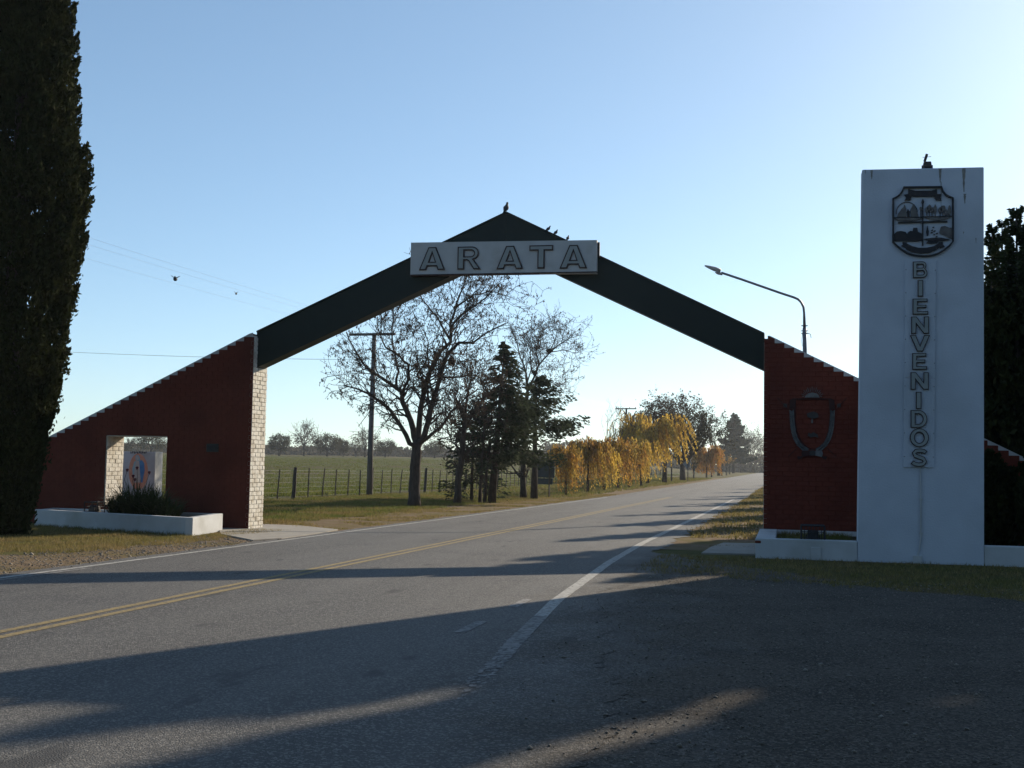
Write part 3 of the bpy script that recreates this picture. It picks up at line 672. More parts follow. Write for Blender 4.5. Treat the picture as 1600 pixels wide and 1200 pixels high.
t = floodlight('dark floodlight in a wire frame inside the left white planter', q[0], 24.6, .16, .20, .24, .2)
cage(t, q[0] - .16, q[0] + .16, 24.45, 24.75, .16, .47, 3)

# provincial emblem on the right red wall
pe = thing('provincial_emblem', 'dark relief emblem with laurel wreath and rising sun on the right red brick wall', 'emblem', (.4, S0, 2.4))
def Q(x, y):                                   # zoom 4.6125 x of the red wall to the wall face
    p = on_plane(1190 + x / 4.6125, 590 + y / 4.6125, S0); return (p[0], p[2])
def qpoly(name, pts, m_, d=.03):
    b = MB(); b.prism([Q(*p) for p in pts], S0 - d, S0 + .02); return b.build(name, m_, pe)
def qtube(name, pts, r_, m_, d=.03, par=None):
    b = MB(); b.tube([(Q(*p)[0], S0 - d, Q(*p)[1]) for p in pts], r_, 6); return b.build(name, m_, par or pe)
qpoly('sun_disc', [(310, 144), (418, 144), (412, 128), (395, 114), (365, 108), (335, 114), (317, 128)], M['grey_relief'], .05)
for i in range(15):
    t_ = math.radians(8 + i * 164 / 14); r1_, r2_ = 58, 82 if i % 2 else 74
    qtube('sun_ray', [(364 - r1_ * math.cos(t_), 144 - r1_ * .75 * math.sin(t_)), (364 - r2_ * math.cos(t_), 144 - r2_ * .95 * math.sin(t_))], .006, M['grey_relief'])
qpoly('shield_top', [(222, 158), (505, 158), (505, 150), (222, 150)], M['dark_relief'], .035)
def shield_side(x): return [(x, y) for y in (150, 330)]
sp = [(245, 160), (240, 300), (252, 385), (285, 460), (330, 505), (372, 520), (415, 505), (455, 460), (482, 385), (492, 300), (495, 160)]
qtube('shield_rim', sp, .010, M['dark_relief'], .01)
for sgn in (-1, 1):                            # laurel branches as overlapping leaf pairs
    path = [(364 + sgn * x, y) for x, y in [(28, 530), (60, 510), (95, 480), (118, 440), (133, 395), (141, 345), (145, 290), (147, 240)]]
    qtube('laurel_stem', path, .012, M['grey_relief'], .02)
    for i in range(len(path) * 3 - 3):
        f = i / 3; k = int(f); f -= k; a = np.array(path[k]); c_ = np.array(path[k + 1]); p = a + (c_ - a) * f; d = (c_ - a) / np.linalg.norm(c_ - a); n_ = np.array([-d[1], d[0]])
        for side in (-1, 1):
            tip = p + d * 26 + n_ * side * 17; m1 = p + d * 8 + n_ * side * 16; m2 = p + d * 18 + n_ * side * 3
            b = MB(); pts = [Q(*p), Q(*m1), Q(*tip), Q(*m2)]; b.add([(v[0], S0 - dd, v[1]) for v, dd in zip(pts, (.02, .045, .03, .05))] + [(v[0], S0 + .01, v[1]) for v in pts], [(0, 1, 2, 3), (7, 6, 5, 4), (0, 4, 5, 1), (1, 5, 6, 2), (2, 6, 7, 3), (3, 7, 4, 0)]); b.build('laurel_leaf', M['grey_relief'], pe)
for sgn in (-1, 1):
    qpoly('wreath_top', [(364 + sgn * 118, 150), (364 + sgn * 160, 160), (364 + sgn * 165, 225), (364 + sgn * 125, 235)], M['dark_relief'], .03)
    qtube('lance', [(364 + sgn * 170, 235), (364 + sgn * 250, 145)], .008, M['dark_relief']); qtube('lance', [(364 + sgn * 110, 510), (364 + sgn * 172, 568)], .008, M['dark_relief'])
    qpoly('lance_knot', [(364 + sgn * 180, 190), (364 + sgn * 205, 185), (364 + sgn * 207, 212), (364 + sgn * 182, 216)], M['bronze'], .035)
    qpoly('bow_loop', [(364 + sgn * 12, 528), (364 + sgn * 70, 526), (364 + sgn * 78, 548), (364 + sgn * 70, 572), (364 + sgn * 12, 560)], M['grey_relief'] if sgn > 0 else M['dark_relief'], .05)
    qpoly('bow_tail', [(364 + sgn * 60, 565), (364 + sgn * 110, 568), (364 + sgn * 100, 592), (364 + sgn * 80, 585)], M['dark_relief'], .03)
qpoly('bow_knot', [(346, 526), (386, 526), (386, 562), (346, 562)], M['bronze'], .06)
o = qpoly('tree_relief', [(330, 285), (325, 260), (350, 250), (375, 245), (405, 258), (412, 285), (375, 298)], M['bronze'], .04)
qpoly('tree_stem', [(359, 298), (368, 298), (370, 328), (358, 328)], M['grey_relief'], .03)
qpoly('rider_relief', [(330, 425), (338, 395), (355, 405), (372, 392), (405, 412), (408, 435), (385, 425), (368, 428), (350, 432), (342, 420)], M['bronze'], .04)

pq = thing('wall_plaque', 'small dark plaque on the red brick wall right of the window', 'plaque', (-12.8, S0, 1.8))
a = on_plane(323, 706, S0); c_ = on_plane(342, 693.5, S0); b = MB(); b.box((a[0], S0 - .03, a[2]), (c_[0], S0 + .02, c_[2])); b.build('plate', M['bronze'], pq, bevel=.006)
b = MB(); b.box((a[0] + .03, S0 - .038, a[2] + .03), (c_[0] - .03, S0 - .028, c_[2] - .03)); b.build('inset', M['iron'], pq)

# ------------------------------------------------------------------ left planter, agapanthus, shrine
lp = thing('low_planter', 'low white rectangular planter in front of the red wall, beside the cypress', 'planter', (-14, 24, -.1))
A0 = (-11.76, 22.75); B0 = (-16.45, 24.35); C0 = (-12.13, 24.86); D0 = (-16.62, 25.3)
def wallseg(p, q, th, z0_, z1_, name):
    p = np.array(p); q = np.array(q); d = (q - p) / np.linalg.norm(q - p); n_ = np.array([-d[1], d[0]]) * th
    c4 = [p, q, q + n_, p + n_]; b = MB(); b.hexa([(v[0], v[1], z0_) for v in c4], [(v[0], v[1], z1_) for v in c4]); return b.build(name, M['white_plaster'], lp, bevel=.01)
ZT = .285
n_ = np.array([-(C0[1] - A0[1]), (C0[0] - A0[0])]) / math.hypot(C0[0] - A0[0], C0[1] - A0[1])
wallseg(A0, C0, .16, -.25, ZT, 'end_wall')
dfr = np.array(B0) - np.array(A0); dfr /= np.linalg.norm(dfr); st = np.array(A0) + dfr * .165
wallseg(B0, tuple(st), .16, -.25, ZT - .003, 'front_wall')
wallseg(D0, (B0[0] + .02, B0[1] + .165), .16, -.25, ZT - .006, 'end_wall')
wallseg(tuple(np.array(C0) + n_ * .175), D0, -.12, -.25, ZT - .009, 'back_wall')
b = MB(); b.hexa([(B0[0] + .2, B0[1] + .14, -.2), (-12.1, 22.98, -.2), (-12.3, 24.80, -.2), (-16.4, 25.2, -.2)], [(B0[0] + .2, B0[1] + .14, .17), (-12.1, 22.98, .17), (-12.3, 24.80, .17), (-16.4, 25.2, .17)]); b.build('soil', M['soil'], lp)

def blades(name, base, n, rad, length, width, mat_, parent, seed, droop=1.0, ell=(1, 1)):
    r_ = np.random.default_rng(seed); V = []; Fc = []
    for i in range(n):
        a_ = r_.uniform(0, 2 * math.pi); rr_ = rad * math.sqrt(r_.uniform(0, 1)); p = np.array([base[0] + rr_ * ell[0] * math.cos(a_), base[1] + rr_ * ell[1] * math.sin(a_), base[2]])
        a2 = a_ + r_.normal(0, .7); out = np.array([math.cos(a2), math.sin(a2), 0]); side = np.array([-out[1], out[0], 0]); L = length * r_.uniform(.65, 1.1); lean = r_.uniform(.15, .75)
        o = len(V); m_ = 5
        for k in range(m_ + 1):
            t = k / m_; pos = p + out * L * (lean * t + .25 * droop * t * t * lean * 1.6) + np.array([0, 0, 1]) * L * (t * (1 - .25 * lean) - droop * .62 * lean * t ** 2.4)
            w = width * (1 - t ** 2.2) * .5 + .001
            V.append(pos - side * w); V.append(pos + side * w)
        for k in range(m_): Fc.append((o + 2 * k, o + 2 * k + 1, o + 2 * k + 3, o + 2 * k + 2))
    return mesh_np(name, V, Fc, mat_, parent)
pb = on_plane(215, 800, 24.3)
ag = thing('strappy_plant', 'large dark strap-leaved plant clump growing in the left white planter', 'plant', (pb[0], 24.35, .17))
for k, (dx, L, n) in enumerate([(-.50, .66, 240), (-.08, .98, 380), (.40, .88, 340), (.82, .58, 200)]):
    blades('leaf_clump', (pb[0] + dx, 24.35 - dx * .2, .17), n, .22, L, .03, M['strappy'], ag, 40 + k)

# painted shrine block seen through the window
sh = thing('shrine_block', 'white painted block with an oval figure mural seen through the window opening', 'shrine', (-16, 29, -.1))
SS = 29.5
f = [on_plane(*p, SS) for p in [(187, 775), (241, 775), (242.5, 706), (190, 705.5)]]
tk = .42
b = MB(); zb = -.2
q4 = [(f[0][0], f[0][2]), (f[1][0], f[1][2]), (f[2][0], f[2][2]), (f[3][0], f[3][2])]
q4[0] = (q4[0][0], zb); q4[1] = (q4[1][0], zb)
b.prism(q4, SS, SS + tk); b.build('block', M['white_plaster'], sh, bevel=.012)
def SP(x, y): p = on_plane(175 + x / 10, 690 + y / 10, SS); return (p[0], p[2])
def spoly(name, pts, m_, d): b = MB(); b.prism([SP(*p) for p in pts], SS - d, SS + .02); return b.build(name, m_, sh)
ov = [(412 + 150 * math.cos(t * math.pi / 14), 470 - 285 * math.sin(t * math.pi / 14)) for t in range(28)]
spoly('mural_oval', ov, M['halo'], .004)
spoly('mural_robe', [(350, 330), (385, 290), (440, 300), (445, 480), (450, 640), (340, 640), (350, 500)], M['paint_pale'], .006)
spoly('mural_cloak', [(428, 295), (470, 290), (505, 340), (512, 450), (490, 560), (478, 640), (455, 640), (440, 480)], M['paint_blue'], .008)
spoly('mural_cloak', [(350, 315), (378, 300), (360, 400), (345, 520), (325, 520), (318, 420)], M['paint_teal'], .008)
spoly('mural_hood', [(372, 290), (368, 235), (390, 208), (420, 215), (440, 260), (445, 300), (425, 305)], M['paint_teal'], .009)
spoly('mural_face', [(382, 272), (378, 240), (395, 228), (415, 245), (418, 275), (402, 290)], M['paint_pale'], .011)
r3 = random.Random(2)
for i in range(10):
    x = 290 + i * 26; spoly('letter', [(x, 186), (x + 6, 186), (x + 8, 172), (x + 16, 172), (x + 17, 162 - (i % 3) * 3), (x + 14, 155), (x + 2, 153)] if i % 2 else [(x, 186), (x + 16, 187), (x + 16, 176), (x + 8, 174), (x + 15, 160), (x + 2, 155)], M['print_dark'], .006)
for i, (x, y, bx) in enumerate([(237, 450, 160), (392, 418, 400), (330, 545, 330), (358, 598, 350), (583, 490, 520)]):
    rs = thing('rose_stem', ['dark rose head on a curved stem at the left of the mural', 'dark rose head at the centre of the mural', 'dark rose head low on the mural, above its lower twin', 'lowest dark rose head in front of the mural', 'dark rose head right of the mural oval'][i], 'flower', (0, 0, 0))
    dY = SS - .5
    def RP(x_, y_): p = on_plane(175 + x_ / 10, 690 + y_ / 10, dY); return (p[0], dY, p[2])
    b = MB(); b.tube([RP(bx, 760), RP((bx * .65 + x * .35), 620), RP(x, y)], .006, 5); b.tube([RP(bx, 760), tuple(np.array(RP(bx, 760)) * [1, 1, 0] + [0, 0, g(-16, 29)])], .006, 5); b.build('stem', M['twig'], rs)
    c_ = RP(x, y); b = MB()
    for k in range(4): b.tube([(c_[0], c_[1], c_[2] - .04 + k * .012), (c_[0], c_[1], c_[2] + .03 + k * .006)], [.012 + k * .008, .045 - k * .008], 7)
    b.build('flower_head', M['petal'], rs)

# ------------------------------------------------------------------ trees
class Branches:
    def __init__(s, seed): s.r = np.random.default_rng(seed); s.lines = []; s.tips = []
    def jit(s, pts, rad, lvl, wob=.0):
        s.lines.append((pts, rad, lvl))
    def rot_dir(s, d, ang):
        r = s.r; a = r.normal(size=3); a -= d * a.dot(d); a /= np.linalg.norm(a); return d * math.cos(ang) + a * math.sin(ang)
    def grow(s, p, d, L, rad, lvl, maxl, up=.06, wig=.22, kids=(3, 5), ang=(.5, 1.1), shrink=(.5, .75), seg=4, start=.3, droop=0):
        r = s.r; n = max(2, seg - (lvl > 2)); pts = [np.array(p, float)]; rads = [rad]; d = d / np.linalg.norm(d)
        for i in range(n):
            d = d + r.normal(size=3) * wig + np.array([0, 0, up - droop * (i / n)]); d /= np.linalg.norm(d)
            pts.append(pts[-1] + d * L / n); rads.append(rad * (1 - .55 * (i + 1) / n))
        s.lines.append((pts, rads, lvl)); s.spawn(pts, rads, L, lvl, maxl, up, wig, kids, ang, shrink, seg, start, droop)
    def spawn(s, pts, rads, L, lvl, maxl, up=.06, wig=.22, kids=(3, 5), ang=(.5, 1.1), shrink=(.5, .75), seg=4, start=.3, droop=0):
        r = s.r
        if lvl >= maxl: s.tips.append(pts); return
        m = len(pts) - 1
        for k in range(r.integers(kids[0], kids[1] + 1)):
            f = r.uniform(start, 1.0) * m; i = min(int(f), m - 1); f -= i
            p = pts[i] + (pts[i + 1] - pts[i]) * f; d0 = pts[i + 1] - pts[i]; d0 = d0 / np.linalg.norm(d0)
            s.grow(p, s.rot_dir(d0, r.uniform(*ang)), L * r.uniform(*shrink), (rads[i] * (1 - f) + rads[i + 1] * f) * .62, lvl + 1, maxl, up, wig, kids, ang, shrink, seg, start, droop)
    def mesh(s, split, root, mt, mc, rmin=.004):
        a, b = MB(), MB()
        for pts, rads, lvl in s.lines:
            (a if lvl < split else b).tube(pts, [max(rmin, q) for q in rads], 8 if lvl == 0 else (6 if lvl < 2 else 3), cap=lvl < 2)
        a.build('trunk', mt, root, smooth=True)
        if b.v: b.build('crown', mc, root)
def quads(C, size, seed, flat=None, aspect=1.6, dirs=None):
    """leaf-sized diamonds at the points C; dirs gives their long axis."""
    r = np.random.default_rng(seed); n = len(C); C = np.asarray(C, float)
    a = r.normal(size=(n, 3)) if dirs is None else np.asarray(dirs, float) + r.normal(size=(n, 3)) * .25
    a /= np.linalg.norm(a, axis=1)[:, None]; b = r.normal(size=(n, 3)); b -= a * (a * b).sum(1)[:, None]; b /= np.linalg.norm(b, axis=1)[:, None]
    s = (np.asarray(size) * r.uniform(.6, 1.3, n))[:, None]; a = a * s * aspect / 2; b = b * s / 2
    V = np.stack([C - a, C + b, C + a, C - b], 1).reshape(-1, 3); Fc = np.arange(4 * n).reshape(-1, 4); return V, Fc
def leaf_part(name, C, size, seed, m, root, aspect=1.6, dirs=None):
    V, Fc = quads(C, size, seed, aspect=aspect, dirs=dirs); return mesh_np(name, V, Fc, m, root)
def tip_points(br, per, rng_, spread=.05):
    C = []
    for pts in br.tips:
        for k in range(per):
            f = rng_.uniform(.2, 1) * (len(pts) - 1); i = min(int(f), len(pts) - 2); C.append(pts[i] + (pts[i + 1] - pts[i]) * (f - i) + rng_.normal(size=3) * spread)
    return np.array(C)

# --- the big bare tree left of the road, limbs following the photo at its own distance
def limb_tree(name, label, base_px, limbs, depth_seed, maxl, group, leaf_per=3, kids=(3, 5), base_r=.2, twig_L=1.05, pods=M['pod']):
    base = on_ground(*base_px); Z = float((base - CAM) @ FW); rng_ = np.random.default_rng(depth_seed)
    t = thing(name, label, 'tree', base, group); br = Branches(depth_seed)
    for pts, r0_, r1_, dz in limbs:
        P = []; n = len(pts)
        for i, (x, y) in enumerate(pts):
            P.append(at_dist(x, y, Z + dz * (i / max(1, n - 1)) ** .8))
        Q_ = []; 
        for i in range(n - 1):
            for k in range(2): Q_.append(P[i] + (P[i + 1] - P[i]) * k / 2 + (rng_.normal(size=3) * .02 if i + k else 0))
        Q_.append(P[-1]); m_ = len(Q_); rad = [r0_ + (r1_ - r0_) * i / (m_ - 1) for i in range(m_)]
        br.lines.append((Q_, rad, 0 if r0_ > .09 else 1))
        if r1_ < .09:
            L = sum(np.linalg.norm(Q_[i + 1] - Q_[i]) for i in range(m_ - 1))
            nk = int(3 + L * 6.5)
            for k in range(nk):
                f = rng_.uniform(.18, 1.0) * (m_ - 1); i = min(int(f), m_ - 2); p = Q_[i] + (Q_[i + 1] - Q_[i]) * (f - i); d0 = Q_[i + 1] - Q_[i]; d0 = d0 / np.linalg.norm(d0)
                br.grow(p, br.rot_dir(d0, rng_.uniform(.4, 1.1)), twig_L * rng_.uniform(.5, 1.25), max(.012, rad[i] * .42), 2, maxl, up=.05, wig=.28, kids=kids, shrink=(.45, .72))
    br.lines[0][1][0] *= 1.25
    br.mesh(2, t, M['bark'], M['twig'], .0065)
    if leaf_per: 
        C = tip_points(br, leaf_per, rng_, .03); C = C[rng_.uniform(size=len(C)) < .6]
        leaf_part('seed_pods', C, .040, depth_seed, pods, t, 2.2, np.tile([0, 0, -1.], (len(C), 1)))
    return t, Z
big_limbs = [
 ([(647, 795), (648, 760), (649, 730), (651, 705), (654, 690)], .235, .17, 0),
 ([(652, 700), (640, 691), (630, 669), (611, 642), (597, 629), (581, 618), (557, 607), (538, 602)], .10, .02, -1.2),
 ([(653, 695), (648, 683), (643, 658), (630, 629), (628, 613), (614, 602), (592, 588), (573, 575), (554, 548), (541, 519)], .13, .018, 1.0),
 ([(628, 615), (638, 591), (638, 570), (624, 556), (603, 543), (593, 524), (590, 500)], .06, .014, -1.4),
 ([(619, 604), (622, 580), (616, 554), (613, 519), (616, 492), (610, 470)], .05, .013, 2.0),
 ([(653, 695), (654, 680), (657, 640), (665, 605), (673, 578), (689, 548), (705, 535), (705, 505), (713, 476), (724, 446), (730, 428)], .125, .016, .6),
 ([(655, 692), (662, 686), (670, 658), (678, 623), (689, 588), (700, 551), (718, 537), (740, 535), (761, 519), (790, 505)], .125, .016, -.8),
 ([(660, 690), (675, 678), (689, 667), (705, 645), (727, 623), (745, 610)], .07, .016, -1.6),
 ([(705, 512), (718, 495), (732, 484), (759, 465), (783, 441)], .05, .014, -1.0),
 ([(703, 530), (690, 505), (676, 488), (660, 465), (650, 448)], .045, .013, 1.4),
 ([(665, 605), (655, 590), (652, 585), (668, 560), (670, 535), (660, 510)], .045, .013, -1.5),
 ([(689, 590), (712, 590), (735, 586), (755, 592)], .045, .014, 1.5),
 ([(714, 478), (740, 462), (765, 455), (790, 462)], .035, .012, 1.0),
]
t, ZB = limb_tree('bare_tree', 'large spreading leafless tree with forked trunk left of the road behind the utility pole', (647, 793), big_limbs, 7, 4, None, 4, (2, 4))
def nest(px, py, Z, label):
    p = at_dist(px, py, Z); t = thing('bird_nest', label, 'nest', p); r3 = np.random.default_rng(int(px)); b = MB()
    for k in range(60):
        a_ = r3.uniform(0, 6.28); rr_ = r3.uniform(.05, .17); z_ = r3.uniform(-.14, .12); q_ = p + np.array([rr_ * math.cos(a_), rr_ * math.sin(a_), z_]); e = p + np.array([rr_ * math.cos(a_ + 1.4), rr_ * math.sin(a_ + 1.4), z_ + r3.uniform(-.06, .06)])
        b.tube([q_, e], .014, 3)
    b.build('stick_bundle', M['nest'], t)
    b = MB(); m_ = 8
    b.tube([p + np.array([0, 0, -.13]), p + np.array([0, 0, -.06]), p + np.array([0, 0, .05]), p + np.array([0, 0, .11])], [.06, .14, .15, .06], 9); b.build('mud_cup', M['nest'], t)
nest(706, 565, ZB, 'dark lumpy bird nest in the large bare tree')

# --- second bare tree, behind the spruces
t2_limbs = [
 ([(818, 780), (817, 740), (819, 690), (821, 640), (824, 612)], .16, .085, 0),
 ([(824, 613), (824, 591), (818, 570), (810, 550), (806, 530), (800, 515)], .06, .014, 1.0),
 ([(824, 613), (832, 595), (842, 572), (861, 548), (877, 535), (896, 524)], .065, .014, -1.2),
 ([(842, 572), (838, 550), (842, 530), (850, 512)], .04, .012, 1.2),
 ([(861, 548), (868, 530), (872, 515)], .03, .012, .6),
 ([(822, 640), (840, 622), (860, 610), (885, 596)], .045, .012, 1.5),
 ([(862, 550), (880, 548), (899, 553)], .03, .012, .8),
 ([(823, 600), (830, 575), (828, 550), (835, 525)], .04, .012, -1.4),
]
t, ZC = limb_tree('bare_tree', 'leafless tree with an upright fork and a nest, right of the spruces', (815, 779), t2_limbs, 19, 4, None, 3, (2, 4))
nest(858, 548, ZC, 'small round bird nest in the second bare tree right of the spruces')
t3_limbs = [
 ([(714, 788), (717, 750), (722, 700), (726, 660), (727, 640)], .15, .08, 0),
 ([(726, 662), (718, 640), (712, 620), (716, 600)], .05, .014, .8),
 ([(727, 642), (730, 615), (738, 590), (735, 570)], .06, .014, -.6),
 ([(725, 670), (742, 645), (752, 625), (760, 600)], .05, .014, 1.0),
 ([(721, 705), (706, 690), (698, 672)], .04, .014, -1.0),
]
limb_tree('bare_tree', 'slender brownish bare tree leaning right between the big bare tree and the spruces', (714, 788), t3_limbs, 23, 4, None, 5, (3, 4), pods=M['pod'])
for i, (px, py, tx, ty, lab) in enumerate([(750, 787, 756, 668, 'thin dark sapling trunk left of the spruce trunk'), (757, 786, 766, 690, 'thin leaning sapling touching the spruce trunk')]):
    limb_tree('sapling', lab, (px, py), [([(px, py), ((px + tx) / 2, (py + ty) / 2), (tx, ty)], .075, .03, 0), ([(tx, ty), (tx + 4, ty - 25), (tx - 2, ty - 45)], .03, .012, .3)], 60 + i, 3, None, 2, (2, 3), twig_L=.7)

# --- conifers
def conifer(name, label, base, H, R, m, seed, group=None, bare=.12, tiers=26, per=6, needle=.10, dens=1.0, droop=.35, bias=(0, 0), trunk_r=None, upturn=.0, power=.85, lean=(0, 0), spread=.24):
    t = thing(name, label, 'conifer', base, group); r = np.random.default_rng(seed); base = np.array(base, float)
    b = MB(); top = base + np.array([lean[0], lean[1], H]); tr = trunk_r or H * .016
    b.tube([base - np.array([0, 0, .1]), base + (top - base) * .3, base + (top - base) * .7, top], [tr * 1.15, tr * .8, tr * .4, .01], 8)
    C = []; D = []
    for k in range(tiers):
        f0 = bare + (1 - bare) * (k + r.uniform(-.3, .3)) / tiers
        for j in range(per if f0 < .8 else max(3, per - 2)):
            f = min(max(f0 + r.normal() * .03, bare), .985); p0 = base + (top - base) * f
            Lr = R * (1 - (f - bare) / (1 - bare)) ** power + .08
            a_ = r.uniform(0, 6.283); L = Lr * (r.uniform(.35, 1.0) if r.uniform() < .75 else r.uniform(.95, 1.25)); 
            L *= 1 + bias[0] * math.cos(a_ - bias[1])
            d = np.array([math.cos(a_), math.sin(a_), 0]); n = 4; pts = [p0]
            for i in range(1, n + 1):
                tt = i / n; pts.append(p0 + d * L * tt + np.array([0, 0, 1]) * L * (-droop * tt + (droop * .6 + upturn) * tt * tt) + r.normal(size=3) * .015 * L)
            b.tube(pts, [max(.006, tr * .28 * (1 - f) + .008), .012, .009, .006, .004], 4, cap=False)
            m_ = int((16 + 46 * L) * dens)
            tt = r.uniform(.12, 1.0, m_) ** .75; idx = np.minimum((tt * n).astype(int), n - 1); P = np.array(pts); q_ = P[idx] + (P[idx + 1] - P[idx]) * (tt * n - idx)[:, None]
            side = np.array([-d[1], d[0], 0]); wd = L * spread * (1.05 - tt) + .2 * spread
            s_ = r.uniform(-1, 1, m_); q_ = q_ + side * (s_ * wd)[:, None] + np.array([0, 0, 1]) * (-np.abs(s_) * wd * .4 - r.uniform(-.04, .24, m_) * L ** .5)[:, None]
            C.append(q_); D.append(d * 0.8 + side * (s_ * 1.0)[:, None] + np.array([0, 0, -.25]))
    b.build('trunk', M['bark'], t, smooth=True); C = np.concatenate(C); D = np.concatenate(D)
    leaf_part('crown', C, needle, seed, m, t, 2.6, D)
    return t
# spruce cluster left of the road
B1 = on_ground(768, 786); Z1 = float((B1 - CAM) @ FW)
conifer('spruce_tree', 'tall dark spruce standing among bare trees left of the road', B1, height_at(787, 528, B1, Z1), 2.75, M['spruce'], 3, bare=.31, tiers=30, per=7, needle=.078, dens=.85, lean=(.45, .1), trunk_r=.17)
B2 = on_ground(804, 782); Z2 = float((B2 - CAM) @ FW)
conifer('spruce_tree', 'lower spruce with long drooping branches behind the dark road sign', B2 + np.array([.2, 3.5, 0]), height_at(806, 575, B2, Z2 + 3.5), 2.6, M['spruce'], 4, bare=.55, tiers=16, per=6, needle=.08, dens=1.0, bias=(.2, .1), droop=.25, upturn=.15, trunk_r=.17)
B3 = B1 + np.array([-1.3, 1.6, 0]); 
conifer('spruce_tree', 'small hanging spruce between the slender bare tree and the tall spruce', B3, height_at(742, 620, B3, Z1 + 1), 1.8, M['spruce'], 8, bare=.2, tiers=15, per=5, needle=.075, dens=.7, droop=.6)

# --- cypress at the far left
def ball(r, n):
    d = r.normal(size=(n, 3)); d /= np.linalg.norm(d, axis=1)[:, None]; return d * (r.uniform(0, 1, n) ** .45)[:, None]
def cypress(label, base, prof, seed, n_l=900, per=130, leaf=.075, cat='cypress'):
    """prof: list of (height, radius); lumps of spray on the column's surface."""
    t = thing('cypress_tree', label, cat, base); r = np.random.default_rng(seed); hs = [p[0] for p in prof]; rs = [p[1] for p in prof]; H = hs[-1]
    b = MB(); b.tube([np.array(base) - [0, 0, .1], np.array(base) + [0, 0, H * .5], np.array(base) + [0, 0, H * .95]], [.24, .14, .02], 9); b.build('trunk', M['bark'], t, smooth=True)
    C = []; D = []
    for k in range(n_l):
        z = H * r.uniform(.0, 1) ; R = np.interp(z, hs, rs) ; a_ = r.uniform(0, 6.283)
        inner = r.uniform() < .3
        rr_ = R * (r.uniform(.35, .8) if inner else r.uniform(.80, .98)) - .14
        c_ = np.array([math.cos(a_) * rr_, math.sin(a_) * rr_, z]); d = np.array([math.cos(a_) * .45, math.sin(a_) * .45, 1.0]); d /= np.linalg.norm(d)
        h = r.uniform(.35, .75); w = r.uniform(.09, .18); s_ = r.uniform(0, 1, per); q_ = c_ + d * ((s_ - .4) * h)[:, None] + ball(r, per) * (w * 1.9 * (1.1 - s_))[:, None]
        C.append(q_); D.append(np.tile(d, (per, 1)) + r.normal(size=(per, 3)) * .5)
    C = np.concatenate(C) + np.array(base); D = np.concatenate(D); leaf_part('crown', C, leaf, seed, M['cypress'], t, 2.2, D)
    return t
cb = on_ground(5, 836); CZ = float((cb - CAM) @ FW); kx = CZ / FPX
prof = []
for py, xr in [(836, 42), (800, 52), (780, 56), (720, 64), (690, 70), (650, 80), (600, 95), (560, 98), (520, 100), (470, 103), (420, 112), (360, 114), (300, 120), (250, 120), (210, 109), (130, 98), (60, 90), (0, 84), (-120, 66), (-260, 55), (-380, 12)]:
    prof.append((max(0, (836 - py) * kx), (xr - 5) * kx))
cypress('huge dark columnar cypress filling the left edge beside the road', cb, prof, 31, 1900, 150, .05)

# --- dark conifers right of the tower (the ones at the frame edge and their neighbours that shade the forecourt)
sg = np.array([math.sin(SUN_AZ), math.cos(SUN_AZ)]); sn = np.array([math.cos(SUN_AZ), -math.sin(SUN_AZ)])
def by_sun(n, w): p = sn * n + sg * w; return np.array([p[0], p[1], g(p[0], p[1])])
tr0 = at_dist(1592, 760, 25.5); tr0[2] = g(tr0[0], tr0[1])
H0 = height_at(1592, 318, tr0, 25.5)
conifer('conifer_tree', 'dark conifer with the tallest spiky top at the right edge beyond the wall', tr0, H0, .85, M['conifer'], 12, None, bare=.66, tiers=22, per=6, needle=.05, dens=2.0, droop=-.35, upturn=.9, power=1.1, spread=.12)
for px_, top_, zz_, sd_, lab_ in ((1553, 343, 26.6, 13, 'slim spike-topped conifer closest to the right edge of the white tower'), (1569, 338, 27.2, 16, 'slim spike-topped conifer between the tower edge and the tallest one')):
    tr1 = at_dist(px_, 760, zz_); tr1[2] = g(tr1[0], tr1[1])
    conifer('conifer_tree', lab_, tr1, height_at(px_, top_, tr1, zz_), .42, M['conifer'], sd_, None, bare=.68, tiers=15, per=5, needle=.05, dens=2.0, droop=-.4, upturn=1.0, power=1.1, spread=.12)
trc = at_dist(1602, 760, 26.0); trc[2] = g(trc[0], trc[1])
cypress('dense inner conifer standing just behind the spiky conifer right of the tower', trc, [(0, 1.6), (H0 * .45, 1.6), (H0 * .64, 1.25), (H0 * .72, .75), (H0 * .77, .15)], 15, 1000, 100, .08)
for k, (x, y, h_) in enumerate([(3.75, 24.3, 1.45), (4.6, 23.6, 1.6)]):
    cypress(['dark shrub beside the right edge of the white tower, in front of the brick wall', 'dark shrub at the picture edge in front of the brick wall right of the tower'][k], (x, y, .1), [(0, .5), (h_ * .5, .62), (h_ * .85, .4), (h_, .05)], 160 + k, 200, 90, .06, 'shrub').name = 'dark_shrub'
tr2 = np.array([5.75, 23.3, 0]); tr2[2] = g(5.75, 23.3)  # out-of-frame tree, added to keep sky light off the brick wall
cypress('unseen bushy conifer added to darken the right end of the brick wall, outside the right edge', tr2, [(0, .9), (2, 1.05), (4, .95), (5.6, .5), (6.3, .03)], 14, 520, 90, .12)

